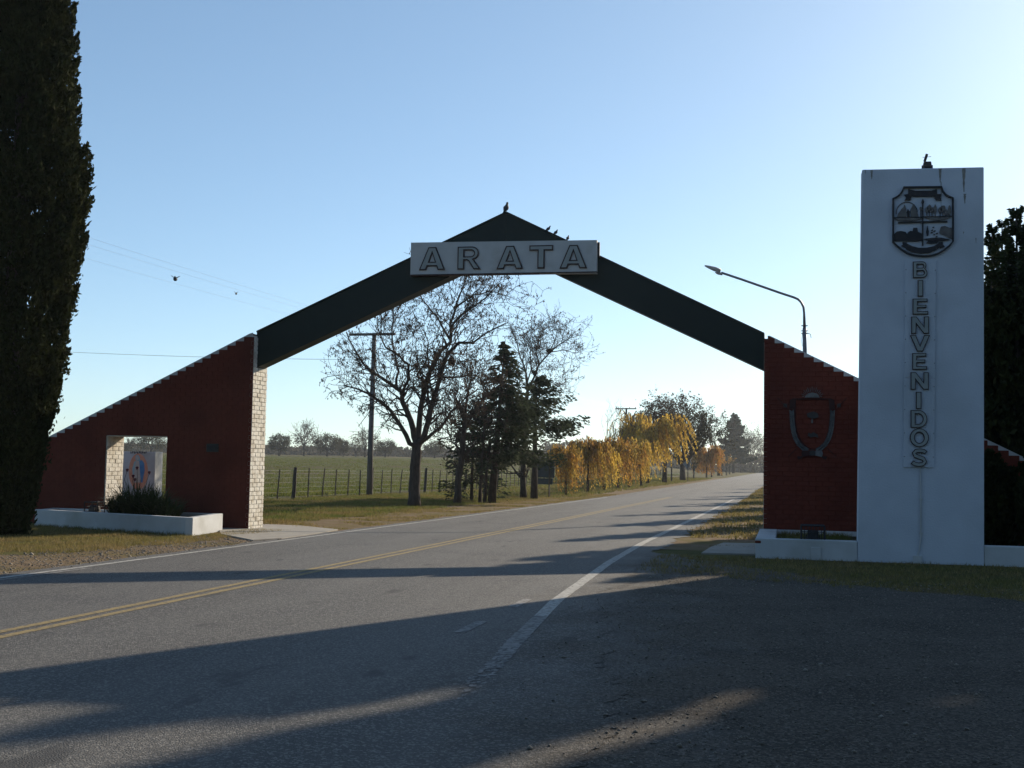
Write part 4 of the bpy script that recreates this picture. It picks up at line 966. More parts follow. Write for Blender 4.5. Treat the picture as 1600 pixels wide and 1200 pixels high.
# ------------------------------------------------------------------ generic tree makers for the row along the road
def bare_small(name, label, base, H, W, seed, group=None, maxl=4, trunk_h=.3, r0=.14, leaf=0, leafm=None, mt='twig', kids=(3, 5), n0=6, cat='tree'):
    t = thing(name, label, cat, base, group); br = Branches(seed); r = br.r; base = np.array(base, float); th = H * trunk_h
    br.lines.append(([base - [0, 0, .1], base + [r.normal() * .04, 0, th * .5], base + [r.normal() * .08, 0, th]], [r0 * 1.2, r0, r0 * .85], 0))
    for k in range(n0):
        a_ = 6.283 * k / n0 + r.uniform(-.4, .4); sp = r.uniform(.15, .95) * W / H; d = np.array([math.cos(a_) * sp, math.sin(a_) * sp, 1.0]); L = (H - th) * r.uniform(.55, .85)
        br.grow(base + [0, 0, th * r.uniform(.75, 1)], d, L, r0 * .55, 1, maxl, up=.08, wig=.16, kids=kids, ang=(.35, .9), shrink=(.38, .6))
    br.mesh(1, t, M['bark'], M[mt], .006 if H < 7 else .009)
    if leaf:
        C = tip_points(br, leaf, r, .02 * H); leaf_part('leaves', C, .012 * H + .03, seed, leafm, t, 1.8)
    return t
def weeper(name, label, base, H, W, seed, m, group=None, low=.15, strands=150, per=34, leaf=.075, lean=.0, arms=9):
    t = thing(name, label, 'tree', base, group); r = np.random.default_rng(seed); base = np.array(base, float); b = MB()
    tp = base + np.array([r.normal() * .1, r.normal() * .1, H * r.uniform(.5, .62)]); b.tube([base - [0, 0, .1], base + (tp - base) * .5 + r.normal(size=3) * .04, tp], [.028 * H, .022 * H, .018 * H], 7)
    C = []; D = []; sb = MB(); A = []
    for k in range(arms):
        a_ = 6.283 * k / arms + r.uniform(-.4, .4); R = W * r.uniform(.45, 1.25); up = (base[2] + H - tp[2]) * r.uniform(.55, 1.02); d = np.array([math.cos(a_), math.sin(a_), 0])
        pts = [tp + d * R * q + np.array([0, 0, up * (1 - (1 - q * 1.55) ** 2) if q < .9 else up * (1 - (1 - .9 * 1.55) ** 2) - (q - .9) * up]) + r.normal(size=3) * .03 for q in (0, .2, .42, .65, .85, 1.0)]
        b.tube(pts, [.014 * H, .011 * H, .008 * H, .006 * H, .004 * H, .003 * H], 5); A.append(pts)
    b.build('trunk', M['bark'], t, smooth=True)
    for k in range(strands):
        P = A[r.integers(len(A))]; f = r.uniform(.12, .999) * 5; i = int(f); top = P[i] + (P[i + 1] - P[i]) * (f - i) + r.normal(size=3) * W * .07
        drop = max(.15, (top[2] - base[2])) * (.15 + (.85 - low) * r.uniform(0, 1) ** 1.35); n = 5; pts = []; dr = r.normal(size=2) * W * .10; o2 = (P[-1] - P[0])[:2] * .12
        for i in range(n + 1):
            s_ = i / n; pts.append(top + np.array([(dr[0] + o2[0]) * s_ + lean * drop / H * s_ * s_, (dr[1] + o2[1]) * s_, -drop * s_ ** 1.15]) + r.normal(size=3) * .02)
        sb.tube(pts, .005, 3, cap=False); P = np.array(pts); q = int(per * r.uniform(.45, 1.2)); s_ = r.uniform(0, .999, q); i = (s_ * n).astype(int); C.append(P[i] + (P[i + 1] - P[i]) * (s_ * n - i)[:, None] + r.normal(size=(q, 3)) * .03); D.append(np.tile([.1, 0, -1.], (q, 1)))
    sb.build('strands', M['twig'], t); leaf_part('leaves', np.concatenate(C), leaf, seed, m, t, 2.8, np.concatenate(D)); return t
WG = 'small weeping trees along the left verge'
wl_ = ['rusty orange weeping tree nearest the dark road sign', 'rusty weeping tree second from the dark road sign', 'golden weeping tree third from the dark road sign', 'weeping tree with yellow strands left of the forked trunk', 'weeping tree with forked trunk below the second utility pole', 'yellow green weeping tree last of the row before the tall golden willow']
for i, (px, py, top, wpx) in enumerate([(885, 773, 695, 30), (919, 771, 690, 30), (945, 768, 694, 28), (966, 763, 690, 26), (983, 762, 686, 26), (1002, 761, 692, 26)]):
    bs, Z = verge(px, -12.5); H = height_at(px, top, bs, Z) * [1.0, 1.12, .92, 1.1, .96, 1.08][i]; weeper('weeping_tree', wl_[i], bs, H, wpx * Z / FPX * 1.0, 70 + i, M['willow'] if i not in (2, 5) else M['willow_y'], None, low=.03 + .015 * i, strands=270, per=28, leaf=.05 + .004 * i, lean=.4, arms=11)
bs, Z = verge(1012, -13.6); weeper('willow_tree', 'tall golden willow with the largest yellow crown in the row', bs, height_at(1012, 648, bs, Z), 46 * Z / FPX, 90, M['willow_y'], None, low=.30, strands=700, per=36, leaf=.095, lean=.9, arms=17)
bs, Z = verge(985, -15.5); weeper('willow_tree', 'sparse yellow willow around the second utility pole', bs, height_at(992, 640, bs, Z), 28 * Z / FPX, 91, M['willow_y'], None, low=.45, strands=110, per=16, leaf=.085, lean=.3, arms=12)
bs, Z = verge(956, -16.5); bare_small('bare_tree', 'pale thin leafless tree behind the weeping trees left of the second pole', bs, height_at(947, 625, bs, Z), 4.2, 101, None, 4, .3, .09, 0, None, 'twig', (2, 4), 7)
bs, Z = verge(1038.5, -12.8); bare_small('bare_tree', 'dark bare tree with a thick trunk just beyond the golden willow', bs, height_at(1045, 608, bs, Z), 4.6, 102, None, 5, .35, .24, 1, M['pod'], 'twig', (3, 5), 7)
bs, Z = verge(1067, -12.8); bare_small('bare_tree', 'broad dense dark tree behind the diamond sign', bs, height_at(1067, 632, bs, Z), 10, 303, None, 5, .22, .34, 2, M['scrub'], 'twig', (4, 5), 13)
bs, Z = verge(1104, -13.2); weeper('weeping_tree', 'orange weeping tree right of the diamond sign', bs, height_at(1104, 696, bs, Z), 24 * Z / FPX, 104, M['orange_leaf'], None, low=.08, strands=330, per=34, leaf=.12, arms=12)
bs, Z = verge(1112, -13.0); bare_small('autumn_tree', 'small bright orange tree right of the orange weeping tree', bs, height_at(1117, 693, bs, Z), 4.5, 105, None, 4, .3, .12, 6, M['orange_leaf'], 'twig', (3, 4), 7)
bs, Z = verge(1123, -14); bare_small('bare_tree', 'pale twiggy bare tree left of the distant conifer', bs, height_at(1120, 655, bs, Z), 9, 106, None, 5, .3, .28, 0, None, 'twig', (3, 4), 8)
bs, Z = verge(1146, -16); conifer('conifer_tree', 'large distant dark conifer beside the road left of the right red wall', bs, height_at(1153, 644, bs, Z), 5.8, M['spruce'], 107, bare=.22, tiers=22, per=9, needle=.36, dens=1.0, droop=.15, upturn=.2, power=.7, trunk_r=.35)
for i, (px, u, top, W, lab) in enumerate([(1164, -17, 672, 9, 'greyish bare tree right of the distant conifer'), (1173, -17.5, 668, 9, 'second greyish bare tree right of the distant conifer, slightly taller'), (1182, -17, 680, 9, 'low dark tree nearest the right red wall in the distant row'), (1189, -18, 676, 12, 'last distant dark tree at the edge of the right red wall')]):
    bs, Z = verge(px, u); bare_small('roadside_tree', lab, bs, height_at(px, top, bs, Z), W, 110 + i, None, 4, .25, .3, 5, M['scrub'], 'twig', (3, 4), 8)
for i, (px, u) in enumerate([(1084, -13.5), (1128, -13), (1135, -13.2), (1140, -14), (1157, -15.5), (1169, -16)]):
    bs, Z = verge(px, u); H = height_at(px, [722, 716, 720, 712, 716, 718][i], bs, Z)
    bare_small('young_tree', ['thin young bare tree right of the diamond sign post', 'young bare tree with thin trunk under the pale twiggy tree', 'second young bare tree left of the distant conifer trunk', 'young tree against the distant conifer trunk', 'young tree right of the distant conifer trunk', 'faint young tree far along the left verge'][i], bs, H, H * .5, 130 + i, None, 4, .4, .1, 4, [M['scrub'], M['orange_leaf'], M['scrub'], M['willow'], M['scrub'], M['orange_leaf']][i], 'twig', (2, 4), 5)

# trees hidden behind the tower along the right verge; their shadows stripe the road
def screen_tree(px, s, top_py, seed, R, lab):
    d = ray(px, 740); k = s / d[1]; p = CAM + d * k; p[2] = g(p[0], s); Z = k
    conifer('conifer_tree', lab, p, height_at(px, top_py, p, Z), R * 1.25, M['conifer'], seed, None, bare=.04, tiers=24, per=8, needle=.17, dens=.8, droop=.2, power=.7)
for i, (px, s, top, R) in enumerate([(1512, 30.5, 415, 1.0), (1410, 34, 400, 1.1), (1452, 38, 380, 1.2), (1405, 43, 430, 1.2), (1455, 47, 400, 1.4), (1405, 52, 440, 1.4), (1450, 57, 420, 1.5), (1400, 63, 450, 1.5), (1440, 69, 450, 1.7), (1398, 76, 480, 1.7), (1425, 83, 480, 1.8), (1390, 92, 500, 2.0), (1410, 102, 500, 2.1), (1385, 114, 530, 2.3), (1378, 130, 550, 2.5), (1370, 152, 570, 2.8)]):
    screen_tree(px, s, top, 150 + i, R, 'conifer along the right verge hidden behind the white tower, %s from the gateway' % ['nearest', 'second', 'third', 'fourth', 'fifth', 'sixth', 'seventh', 'eighth', 'ninth', 'tenth', 'eleventh', 'twelfth', 'thirteenth', 'fourteenth', 'fifteenth', 'farthest'][i])
# conifers just right of the frame that shade the forecourt
ORD = ['first', 'second', 'third', 'fourth', 'fifth', 'sixth', 'seventh', 'eighth']
for i, (n, w, prof_) in enumerate([
    (-6.05, 32, [(0, 1.1), (9.9, 1.12), (10.4, .75), (10.8, .40), (11.3, .02)]),
    (-4.45, 32, [(0, 1.15), (9.4, 1.10), (10.1, .68), (12.3, .58), (14.2, .02)]),
    (-2.35, 32, [(0, 1.45), (12.2, 1.30), (13.4, .9), (15.2, .02)]),
    (-.3, 32, [(0, 1.5), (12.4, 1.35), (13.4, .9), (14.8, .02)]),
    (1.7, 32, [(0, 1.5), (12.4, 1.35), (13.6, .9), (15.4, .02)]),
    (3.7, 32, [(0, 1.5), (12.4, 1.35), (13.4, .9), (14.8, .02)])]):
    p = by_sun(n, w)
    cypress('dense dark columnar cypress outside the right edge, %s of the row from the tower' % ORD[i], p, prof_, 170 + i, 900, 90, .14)

# unseen tall trees added behind and beside the viewpoint to block sky light
for i, (x, y, H, R) in enumerate([(-15, -7, 15, 2.3), (-10.5, -10, 17, 2.4), (-6, -12, 16, 2.4), (-1.5, -13, 18, 2.5), (3, -12.5, 16, 2.4), (7.5, -10.5, 17, 2.4), (11.5, -7, 16, 2.3), (14, -2.5, 17, 2.3), (15.5, 2.5, 16, 2.2), (-19, -3, 16, 2.3)]):
    cypress('tall unseen tree added to block sky light behind the viewpoint, %s of its row counted from the left' % (['second'] + ['third', 'fourth', 'fifth', 'sixth', 'seventh', 'eighth', 'ninth', 'tenth'] + ['first'])[i], (x, y, g(x, y)), [(0, R * .8), (H * .3, R), (H * .6, R * .9), (H * .85, R * .5), (H, .05)], 190 + i, 330, 80, .30)

# ------------------------------------------------------------------ far trees on the field's edge
def round_tree(name, label, px, base_py, top_py, wpx, Z, seed, m, density=1.0, trunk=.25, airy=False):
    p = at_dist(px, base_py, Z); zz = g(p[0], p[1]); p[2] = zz; top = at_dist(px, top_py, Z); H = top[2] - zz; W = wpx * Z / FPX / 2
    t = thing(name, label, 'tree', p); r = np.random.default_rng(seed); b = MB(); br = Branches(seed); br.lines.append(([p - [0, 0, .2], p + [0, 0, H * .22], p + [0, 0, H * .4]], [W * .09, W * .07, W * .05], 0))
    for k in range(8):
        a_ = 6.283 * k / 8; br.grow(p + [0, 0, H * r.uniform(.18, .36)], np.array([math.cos(a_) * W / H * 1.3, math.sin(a_) * W / H * 1.3, .8]), H * .6, W * .035, 1, 3 if airy else 2, up=.1, wig=.2, kids=(3, 5), ang=(.3, .9), shrink=(.4, .65))
    br.mesh(1, t, M['bark'], M['twig'], .03)
    C = []
    n = int((26 if airy else 46) * density)
    for k in range(n):
        d = r.normal(size=3); d /= np.linalg.norm(d); rr_ = r.uniform(.45, 1) ** .5; zf = .62 + .36 * d[2] * rr_
        c_ = p + np.array([d[0] * W * rr_, d[1] * W * rr_, H * max(trunk, zf)]); C.append(c_ + r.normal(size=(46 if airy else 80, 3)) * np.array([W, W, H * .5]) * (.13 if airy else .15))
    leaf_part('leaves', np.concatenate(C), H * .028 if airy else H * .04, seed, m, t, 1.5)
    return t
for i, (px, bp, tp, w, air, lab) in enumerate([
    (436, 712.5, 679, 36, 0, 'far round tree nearest the white pillar on the field edge'),
    (474.5, 713, 663, 36, 1, 'far tall airy greyish tree on the field edge'),
    (511, 714, 678, 42, 0, 'far dome-shaped dark tree on the field edge'),
    (536, 714, 687, 20, 0, 'small far tree touching the dome-shaped tree'),
    (570, 715, 671, 40, 1, 'far pale airy tree behind the utility pole'),
    (556, 714, 690, 24, 1, 'small far pale tree left of the utility pole'),
    (602, 716, 688, 34, 0, 'far dark tree under the big bare tree'),
    (679, 717, 690, 36, 0, 'far dark tree right of the big bare tree trunk'),
    (236, 705, 680, 50, 0, 'far broad dark tree above the shrine seen through the window'),
    (202, 704, 686, 18, 1, 'far thin pale tree seen through the left of the window'),
    (190, 704, 692, 34, 0, 'far low bushy tree at the left of the window opening')]):
    round_tree('field_tree', lab, px, bp, tp, w, 330 + 9 * (i % 4), 200 + i, M['scrub_grey'] if air else M['scrub'], 1.0, .25, bool(air))
# the wood beyond the field: one mass
r = np.random.default_rng(9); C = []
for px in np.arange(-60, 1320, 1.6):
    Z = r.uniform(430, 470); p = at_dist(px, 715, Z); z0_ = g(p[0], p[1]); hh = (3.4 + 1.6 * mnoise.noise((px * .03, 1, 0)) + .9 * mnoise.noise((px * .11, 5, 0))) * (1 if px < 850 else 1.9)
    k = 60; C.append(np.stack([p[0] + r.normal(0, .9, k), p[1] + r.normal(0, 3, k), z0_ - .3 + hh * r.uniform(0, 1, k) ** 1.2], 1))
tag(leaf_part('far_woodland', np.concatenate(C), .85, 10, M['scrub_grey'], None, 1.3), 'grey line of distant woodland beyond the field', 'woodland', kind='stuff')

# ------------------------------------------------------------------ fence
fe = thing('wire_fence', 'long wire fence with wooden posts along the edge of the green field', 'fence', (-20.9, 40, g(-20.9, 40)))
fr = random.Random(3); FU = -20.4
def fence_x(y): return FU - .02 * max(0, y - 60)
post_mesh = {}
y = 27.0; k = 0; tops = []
while y < 250:
    thick = k % 6 == 1; r_ = .085 if thick else .032; h = (1.36 if thick else 1.30) + fr.uniform(-.05, .05); x = fence_x(y)
    key = (thick, fr.randrange(3))
    if key not in post_mesh:
        b = MB(); lx, ly = fr.uniform(-.03, .12), fr.uniform(-.05, .05)
        b.tube([(0, 0, -.2), (lx * .3 + (.02 if thick else 0), ly * .4, .45), (lx * .7, ly * .7, .9), (lx, ly, 1.3)], [r_ * 1.05, r_, r_ * .95, r_ * .85], 7 if thick else 5)
        me = bpy.data.meshes.new('post'); me.from_pydata(b.v, [], b.f); me.materials.append(M['post_wood']); post_mesh[key] = me
    o = link_mesh('post', post_mesh[key], fe); o.location = (x - fe.location[0], y - fe.location[1], g(x, y) - fe.location[2]); o.scale = (1, 1, h / 1.3); o.rotation_euler = (fr.uniform(-.03, .03), fr.uniform(-.02, .05), 0)
    y += 1.64; k += 1
for zz in (.12, .32, .52, .72, .92, 1.1, 1.22):
    b = MB(); b.tube([(fence_x(y), y, g(fence_x(y), y) + zz) for y in np.arange(27, 251, 4.0)], .0035 if zz < 1.2 else .006, 4); b.build('fence_wire', M['fence_wire'], fe)

# ------------------------------------------------------------------ utility poles and wires
def utility_pole(label, x, y, H, arm, seed, zarm=.12):
    z = g(x, y); t = thing('utility_pole', label, 'utility pole', (x, y, z)); b = MB(); b.tube([(x, y, z - .2), (x, y, z + H * .35), (x + .05, y, z + H)], [.15, .13, .10], 10); b.build('pole', M['pole_wood'], t, smooth=True)
    b = MB(); b.hexa([(x - arm / 2, y - .16, z + H - zarm - .07), (x + arm / 2, y - .16, z + H - zarm - .05), (x + arm / 2, y - .04, z + H - zarm - .05), (x - arm / 2, y - .04, z + H - zarm - .07)], [(x - arm / 2, y - .16, z + H - zarm + .05), (x + arm / 2, y - .16, z + H - zarm + .07), (x + arm / 2, y - .04, z + H - zarm + .07), (x - arm / 2, y - .04, z + H - zarm + .05)]); b.build('crossarm', M['pole_wood'], t)
    for dx in (-arm * .46, arm * .18, arm * .46):
        b = MB(); b.tube([(x + dx, y - .10, z + H - zarm + .06), (x + dx, y - .10, z + H - zarm + .12), (x + dx, y - .10, z + H - zarm + .20)], [.02, .045, .03], 8); b.build('insulator', M['grey_relief'], t)
    return t
p1 = on_ground(577, 775); U1 = (p1[0], p1[1]); Zp1 = float((p1 - CAM) @ FW); H1 = height_at(580, 519, p1, Zp1)
utility_pole('nearer wooden utility pole with one crossarm beside the big bare tree', p1[0], p1[1], H1, 2.35, 1, .06)
p2, Zp2 = verge(977, -17.2); H2 = height_at(977, 637, p2, Zp2)
utility_pole('farther wooden utility pole rising above the yellow willows', p2[0], p2[1], H2, 33 * Zp2 / FPX, 2, .1)
def catenary(a, c, sag, n=24): 
    a = np.array(a, float); c = np.array(c, float); return [a + (c - a) * i / n - np.array([0, 0, sag * 4 * (i / n) * (1 - i / n)]) for i in range(n + 1)]
for j, dx in enumerate((-.46, .18, .46)):
    a = np.array([p1[0] + dx * 2.35, p1[1] - .1, p1[2] + H1 + .13]); c_ = np.array([p2[0] + dx * 2.3, p2[1] - .1, p2[2] + H2 + .1]); e = np.array([-20 + dx * 2.35, p1[1] - 74, 8.0])
    t = thing('power_line', ['overhead wire strung on the outer left of the crossarms', 'overhead wire strung near the middle of the crossarms', 'overhead wire strung on the right of the crossarms'][j], 'power line', a)
    b = MB(); b.tube(catenary(a, c_, .7), .0024, 4); b.tube(catenary(a, e, .45), .0024, 4); b.build('wire', M['wire'], t)
a = on_plane(579, 562, p1[1] - .12); c_ = at_dist(-260, 527, 62); t = thing('power_line', 'bright thicker low wire left of the arch between the pole and the cypress', 'power line', a); b = MB(); b.tube(catenary(a, c_, .25), .016, 5); b.build('wire', M['wire'], t)

# ------------------------------------------------------------------ street lamp
lx = on_plane(1257, 560, 44.0)[0]; ly = 44.0; lz = g(lx, ly)
sl_ = thing('street_lamp', 'grey street lamp with a long curved arm over the road behind the right red wall', 'street lamp', (lx, ly, lz))
pt = lambda px, py: np.array([*on_plane(px, py, ly)])
b = MB(); b.tube([(lx, ly, lz - .1), tuple(pt(1257.5, 548)), tuple(pt(1257, 513))], [.085, .075, .07], 9); b.build('lower_post', M['lamp_metal'], sl_, smooth=True)
b = MB(); b.tube([pt(*q) for q in [(1257, 513), (1256.5, 490), (1255.5, 480), (1252, 472.5), (1247, 467.5), (1240, 464.5), (1220, 458), (1190, 447.5), (1160, 437), (1127, 426)]], [.055] + [.042] * 9, 8); b.build('arm', M['lamp_metal'], sl_, smooth=True)
h = pt(1101, 415); m_ = pt(1117, 420.5); e = pt(1125, 426); b = MB()
for (c0, c1, w, hh) in ((h, pt(1126, 422.5), .13, .05),):
    b.tube([h + [0, 0, 0], (h * .6 + m_ * .4), m_, pt(1126, 423)], [.025, .055, .085, .06], 8)
b.tube([pt(1119, 424), pt(1123, 427.5)], [.07, .05], 7); b.tube([pt(1122, 427), pt(1129, 428)], [.05, .055], 7); b.build('lamp_head', M['lamp_head'], sl_, smooth=True)
b = MB()
for py in (509, 517, 521): q = pt(1257, py); b.box(q - [.11, .03, .015], q + [.11, .03, .015])
q = pt(1260, 520); b.tube([q, q + [.14, 0, -.05], q + [.16, 0, -.18]], .012, 5); q = pt(1254, 519); b.tube([q, q + [-.03, 0, -.3], q + [-.01, 0, -.5]], .006, 4); b.build('clamp', M['iron'], sl_)

# ------------------------------------------------------------------ road signs seen from behind
sb_ = on_ground(849, 777); sy = sb_[1]; sgn_ = thing('road_sign', 'large dark rectangular road sign seen from behind with a smaller plate below', 'road sign', sb_)
def sbox(name, x0, x1, y0_, y1_, d0, d1, m_):
    a = on_plane(x0, y1_, sy); c_ = on_plane(x1, y0_, sy); b = MB(); b.box((a[0], sy + d0, a[2]), (c_[0], sy + d1, c_[2])); b.build(name, m_, sgn_, bevel=.004)
sbox('sign_plate', 832, 866.5, 719, 746, .03, .05, M['sign_back']); sbox('sign_plate', 834.5, 863, 747.5, 756.5, .03, .05, M['sign_back'])
for x0 in (836.5, 857): 
    a = on_plane(x0, 778, sy); c_ = on_plane(x0 + 3, 720, sy); b = MB(); b.box((a[0], sy - .06, g(a[0], sy) - .1), (c_[0], sy + .028, c_[2])); b.build('post', M['post_wood'], sgn_)
db, dz_ = verge(1075, -11.5); dy = db[1]; dsg = thing('warning_sign', 'pale diamond warning sign seen from behind on a single post', 'road sign', db)
q = [on_plane(*p, dy) for p in [(1066.5, 725), (1074, 733), (1081.5, 725), (1074, 717)]]
b = MB(); b.prism([(p[0], p[2]) for p in q], dy, dy + .03); b.build('sign_plate', M['diamond_back'], dsg)
b = MB(); b.box((db[0] - .05, dy - .09, db[2] - .1), (db[0] + .05, dy - .002, q[3][2] - .3)); b.build('post', M['post_wood'], dsg)
pp, pz = verge(1049.5, -13); t = thing('wooden_post', 'slim upright post beside the trunk left of the diamond sign', 'post', pp); b = MB(); b.tube([pp - [0, 0, .1], pp + [0, 0, 1.0], pp + [0, 0, height_at(1049.5, 722, pp, pz)]], [.10, .09, .08], 8); b.build('shaft', M['post_wood'], t)

# ------------------------------------------------------------------ birds
def bird(label, p, L, face, up_, seed, flying=False, wing=0):
    t = thing('bird', label, 'bird', p); fx = math.cos(face); fy = math.sin(face); d = np.array([fx, fy, 0]); z = np.array([0, 0, 1.0]); p = np.array(p, float); b = MB()
    c_, s_ = math.cos(up_), math.sin(up_); a = d * c_ + z * s_
    o = p + z * (L * .42 if not flying else 0)
    pts = [o - a * L * .62 - z * .02 * L, o - a * L * .40, o - a * L * .22, o, o + a * L * .20, o + a * L * .30 + z * L * .08, o + a * L * .34 + z * L * .17, o + a * L * .40 + z * L * .22, o + a * L * .50 + z * L * .20, o + a * L * .58 + z * L * .17]
    b.tube(pts, [L * .07, L * .08, L * .17, L * .25, L * .22, L * .14, L * .10, L * .11, L * .06, L * .010], 10); bo = b.build('body', M['bird'], t, smooth=True)
    if flying:
        sd = np.array([-fy, fx, 0]); 
        for s1 in (-1, 1):
            w = MB(); r0_ = o + a * L * .12; q_ = [r0_ + a * L * .1, r0_ - a * L * .25, r0_ + sd * s1 * L * .28 - a * L * .25 + z * L * wing * .6, r0_ + sd * s1 * L * .50 - a * L * .25 + z * L * wing, r0_ + sd * s1 * L * .24 + a * L * .12 + z * L * wing * .5]
            w.add([tuple(v) for v in q_] + [tuple(v + z * .012) for v in q_], [(0, 1, 2, 4), (4, 2, 3), (9, 7, 6, 5), (8, 7, 9), (0, 5, 6, 1), (1, 6, 7, 2), (2, 7, 8, 3), (3, 8, 9, 4), (4, 9, 5, 0)]); w.build('wing', M['bird'], t)
    else:
        l = MB(); sd = np.array([-fy, fx, 0])
        for s1 in (-1, 1): l.tube([o - z * L * .10 + sd * s1 * L * .06, o - z * L * .40 + sd * s1 * L * .06], L * .018, 5); l.tube([o - z * L * .40 + sd * s1 * L * .06, o - z * L * .40 + sd * s1 * L * .06 + d * L * .1], L * .014, 4)
        l.build('legs', M['bird'], t)
yb_ = S0 + .35
bird('plump pigeon perched on the very peak of the arch', (AX - .05, yb_, AZ + .035), .25, 1.3, .85, 1)
for i, (px, lab) in enumerate([(856, 'small bird on the right slope of the arch, nearest the peak'), (868, 'small bird on the right slope of the arch, between two others'), (887, 'small bird on the right slope just above the end of the name board')]):
    x = on_plane(px, 362, yb_)[0]; zz = AZ + (x - AX) * (4.275 - AZ) / (RX0 - AX) + .035; bird(lab, (x, yb_, zz), .14, .3 + i * .5, .6, 2 + i)
bird('larger dark bird flying left of the arch', at_dist(274, 436, 24), .17, 2.2, .2, 8, True, .35)
bird('tiny dark bird flying nearer the left slope of the arch', at_dist(369, 459, 38), .13, 1.9, .2, 9, True, .5)

# ------------------------------------------------------------------ ground cover: grass, stones, crop sprouts
def tufts(name, P, hgt, wid, seed, m, label, per=5, spread=.04):
    r = np.random.default_rng(seed); P = np.repeat(np.asarray(P, float), per, axis=0); n = len(P); P[:, :2] += r.normal(0, spread, (n, 2))
    a_ = r.uniform(0, 6.283, n); w = np.stack([np.cos(a_), np.sin(a_), np.zeros(n)], 1) * (wid * r.uniform(.6, 1.3, n))[:, None]; h = hgt * r.uniform(.45, 1.25, n); ln = r.normal(0, .45, (n, 2)) * h[:, None]
    tip = P + np.stack([ln[:, 0], ln[:, 1], h], 1); V = np.stack([P - w / 2, P + w / 2, tip], 1).reshape(-1, 3)
    o = mesh_np(name, V, np.arange(3 * n).reshape(-1, 3), m); return tag(o, label, 'grass', kind='stuff')
gr = np.random.default_rng(77)
def scatter(n, x0, x1, y0_, y1_, keep=None):
    x = gr.uniform(x0, x1, n); y = gr.uniform(y0_, y1_, n); P = [(a, c, g(a, c)) for a, c in zip(x, y) if keep is None or keep(a, c)]; return np.array(P)
def planter_in(x, y): return (y > np.interp(x, [-16.45, -11.76], [24.35, 22.75]) - .03) and x < -11.7
def nz2(x, y, k=.6, s=0): return mnoise.noise((x * k, y * k, s))
P = scatter(26000, -24, -10.6, 16, 25.5, lambda x, y: not planter_in(x, y) and x < -11.35 + .45 * nz2(x, y, 1.5) + (y - 16) * .09 * (1 if y < 22 else .7) - (1.0 if y < 17.5 else 0) and nz2(x, y, .8, 4) > -.45)
tufts('verge_grass', P, .055, .012, 1, M['blade_dry'], 'short yellowing grass strip in front of the left white planter', 5)
P = scatter(1500, -17, -11.8, 22.3, 24.4, lambda x, y: 0 < np.interp(x, [-16.45, -11.76], [24.35, 22.75]) - y < .28)
tufts('verge_grass', P, .09, .012, 2, M['blade'], 'greener grass fringe along the foot of the left white planter', 6)
P = scatter(30000, -20.5, -11.6, 27, 62, lambda x, y: x < -12.3 + .6 * nz2(x, y, .8) and nz2(x, y, .35, 9) > -.35)
tufts('verge_grass', P, .10, .02, 3, M['blade'], 'green and dry grass on the verge between the fence and the road', 4, .08)
P = scatter(16000, -13.2, -9.95, 26.8, 75, lambda x, y: nz2(x, y, .7, 2) > .0)
tufts('verge_grass', P, .05, .018, 4, M['blade_dry'], 'sparse dry grass on the dirt shoulder left of the road', 4, .06)
P = scatter(9000, -20, -11.2, 62, 190); tufts('verge_grass', P, .14, .05, 5, M['blade'], 'bright green verge grass below the weeping trees', 4, .15)
P = scatter(7500, -2.2, 6.5, 15.5, 25.4, lambda x, y: (y < 21.9 and y > 17.2 - .5 * x + .5 * nz2(x, y, 1.2)) or (x < -.6 and y > 24.7 and nz2(x, y, .8) > -.1)); P = P[~((P[:, 1] > 21.95) & (P[:, 0] > -.6))]
tufts('verge_grass', P, .055, .012, 6, M['blade_dry'], 'thin dull grass in front of the white tower and its planter', 5)
P = scatter(12000, -2.3, 6, 26.5, 110, lambda x, y: nz2(x, y, .5, 3) > -.2); tufts('verge_grass', P, .10, .03, 7, M['blade_dry'], 'dry grass on the right verge beyond the arch', 4, .08)
P = scatter(600, -.15, 1.15, 22.3, 25.4); P[:, 2] = HT - .10; tufts('planter_grass', P, .10, .012, 8, M['blade'], 'thin grass inside the planter of the tower', 4)
# field sprouts, denser and smaller with distance left to the material
n = 36000; yy = 34 + (260 - 34) * gr.uniform(0, 1, n) ** 1.6; xx = -21.2 - gr.uniform(0, 1, n) ** 1.3 * (yy * .55)
P = np.array([(x, y, g(x, y) + .03) for x, y in zip(xx, yy) if nz2(x, y, .25, 6) > -.35])
tufts('crop_sprouts', P, .13, .05, 9, M['sprout'], 'low scattered crop sprouts and stubble across the field', 4, .2)
# loose stones
def stones(name, P, size, seed, label):
    r = np.random.default_rng(seed); n = len(P); base = np.array([(1, 0, 0), (-1, 0, 0), (0, 1, 0), (0, -1, 0), (0, 0, 1), (0, 0, -.6)]); Fo = np.array([(0, 2, 4), (2, 1, 4), (1, 3, 4), (3, 0, 4), (2, 0, 5), (1, 2, 5), (3, 1, 5), (0, 3, 5)])
    s = size * np.exp(r.normal(0, .45, n)); V = base[None] * (1 + r.normal(0, .25, (n, 6, 1))) * s[:, None, None] * np.array([1, 1, .65]) 
    a_ = r.uniform(0, 6.283, n); ca, sa = np.cos(a_)[:, None], np.sin(a_)[:, None]; V = np.stack([V[..., 0] * ca - V[..., 1] * sa, V[..., 0] * sa + V[..., 1] * ca, V[..., 2]], -1) + np.asarray(P)[:, None, :]
    Fc = (Fo[None] + 6 * np.arange(n)[:, None, None]).reshape(-1, 3); o = mesh_np(name, V.reshape(-1, 3), Fc, M['stone']); return tag(o, label, 'gravel', kind='stuff')
P = scatter(24000, -2.6, 5.5, 3.5, 18, lambda x, y: x > right_edge_line(y) + .9 + .5 * nz2(x, y, 1.0, 2)); P[:, 2] += .010
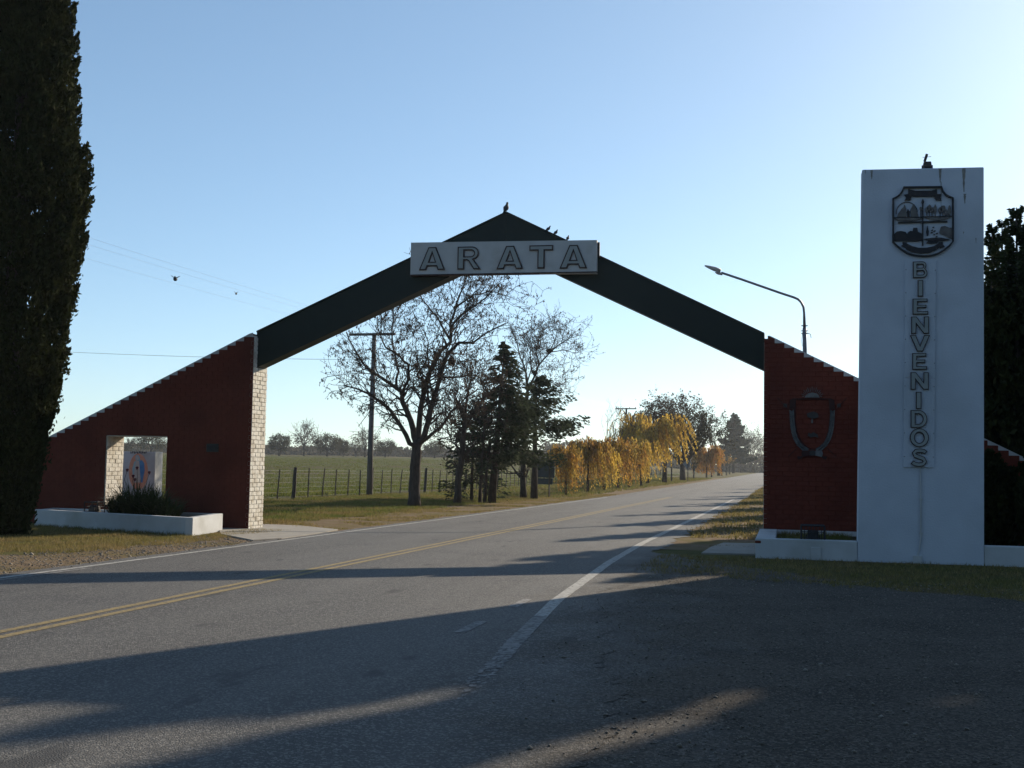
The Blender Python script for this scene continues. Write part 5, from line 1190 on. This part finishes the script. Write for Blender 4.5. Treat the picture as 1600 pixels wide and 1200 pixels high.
stones('loose_gravel', P, .0062, 1, 'loose pebbles scattered over the dark gravel forecourt')
P = scatter(1600, -3.0, 1.5, 4.5, 14, lambda x, y: x > right_edge_line(y) + .2); P[:, 2] += .016
stones('loose_gravel', P, .006, 2, 'stray pebbles along the asphalt edge beside the forecourt')
P = scatter(9000, -12.2, -9.7, 9, 23, lambda x, y: x > -11.8 + .3 * nz2(x, y, 1, 5)); P[:, 2] += .006
stones('loose_gravel', P, .010, 3, 'small stones on the left dirt shoulder before the arch')

# ------------------------------------------------------------------ thin evening haze over the plain
b = MB(); b.box((-950, -70, -2.0), (950, 900, 60))
hm = bpy.data.materials.new('haze'); hm.use_nodes = True; hm.node_tree.nodes.clear()
ho = hm.node_tree.nodes.new('ShaderNodeOutputMaterial'); hv = hm.node_tree.nodes.new('ShaderNodeVolumePrincipled')
hv.inputs['Color'].default_value = (.86, .92, 1.0, 1); hv.inputs['Density'].default_value = 0.0002; hv.inputs['Anisotropy'].default_value = .35
hm.node_tree.links.new(hv.outputs[0], ho.inputs['Volume'])
tag(b.build('haze', hm), 'thin pale haze over the plain', 'haze', kind='stuff')

# repeats carry a common group phrase
GROUPS = (('conifer along the right verge', 'conifers along the right verge'), ('outside the right edge, ', 'cypresses in the row right of the tower'), ('behind the viewpoint', 'sky-blocking trees added behind the viewpoint'),
          ('dark shrub', 'dark shrubs before the right wall'), ('spik', 'spike-topped conifers beyond the right wall'), ('sapling', 'saplings beside the spruces'), ('spruce', 'spruces left of the road'),
          ('on the arch', 'birds perched on the arch'), ('slope of the arch, ', 'birds perched on the arch'), ('slope just above', 'birds perched on the arch'), ('bird flying', 'birds in flight'), ('rose head', 'rose stems before the mural'))
BY_NAME = {'weeping_tree': 'small weeping trees along the left verge', 'field_tree': 'far trees on the field edge', 'young_tree': 'young trees along the left verge', 'roadside_tree': 'far trees along the left verge',
           'utility_pole': 'utility poles along the fence', 'power_line': 'overhead wires', 'floodlight': 'floodlights around the gateway', 'brick_wing_wall': 'brick walls of the gateway', 'low_planter': 'white planters of the gateway',
           'bird_nest': 'nests in the bare trees', 'rose_stem': 'rose stems before the mural', 'willow_tree': 'tall yellow willows'}
for o in list(sc.objects):
    if o.parent is None and o.get('category'):
        st = o.name.split('.')[0]; gname = BY_NAME.get(st)
        if gname is None and st in ('conifer_tree', 'cypress_tree', 'dark_shrub', 'sapling', 'spruce_tree', 'bird'):
            gname = next((v for k, v in GROUPS if k in o['label']), None)
        if gname: o['group'] = gname
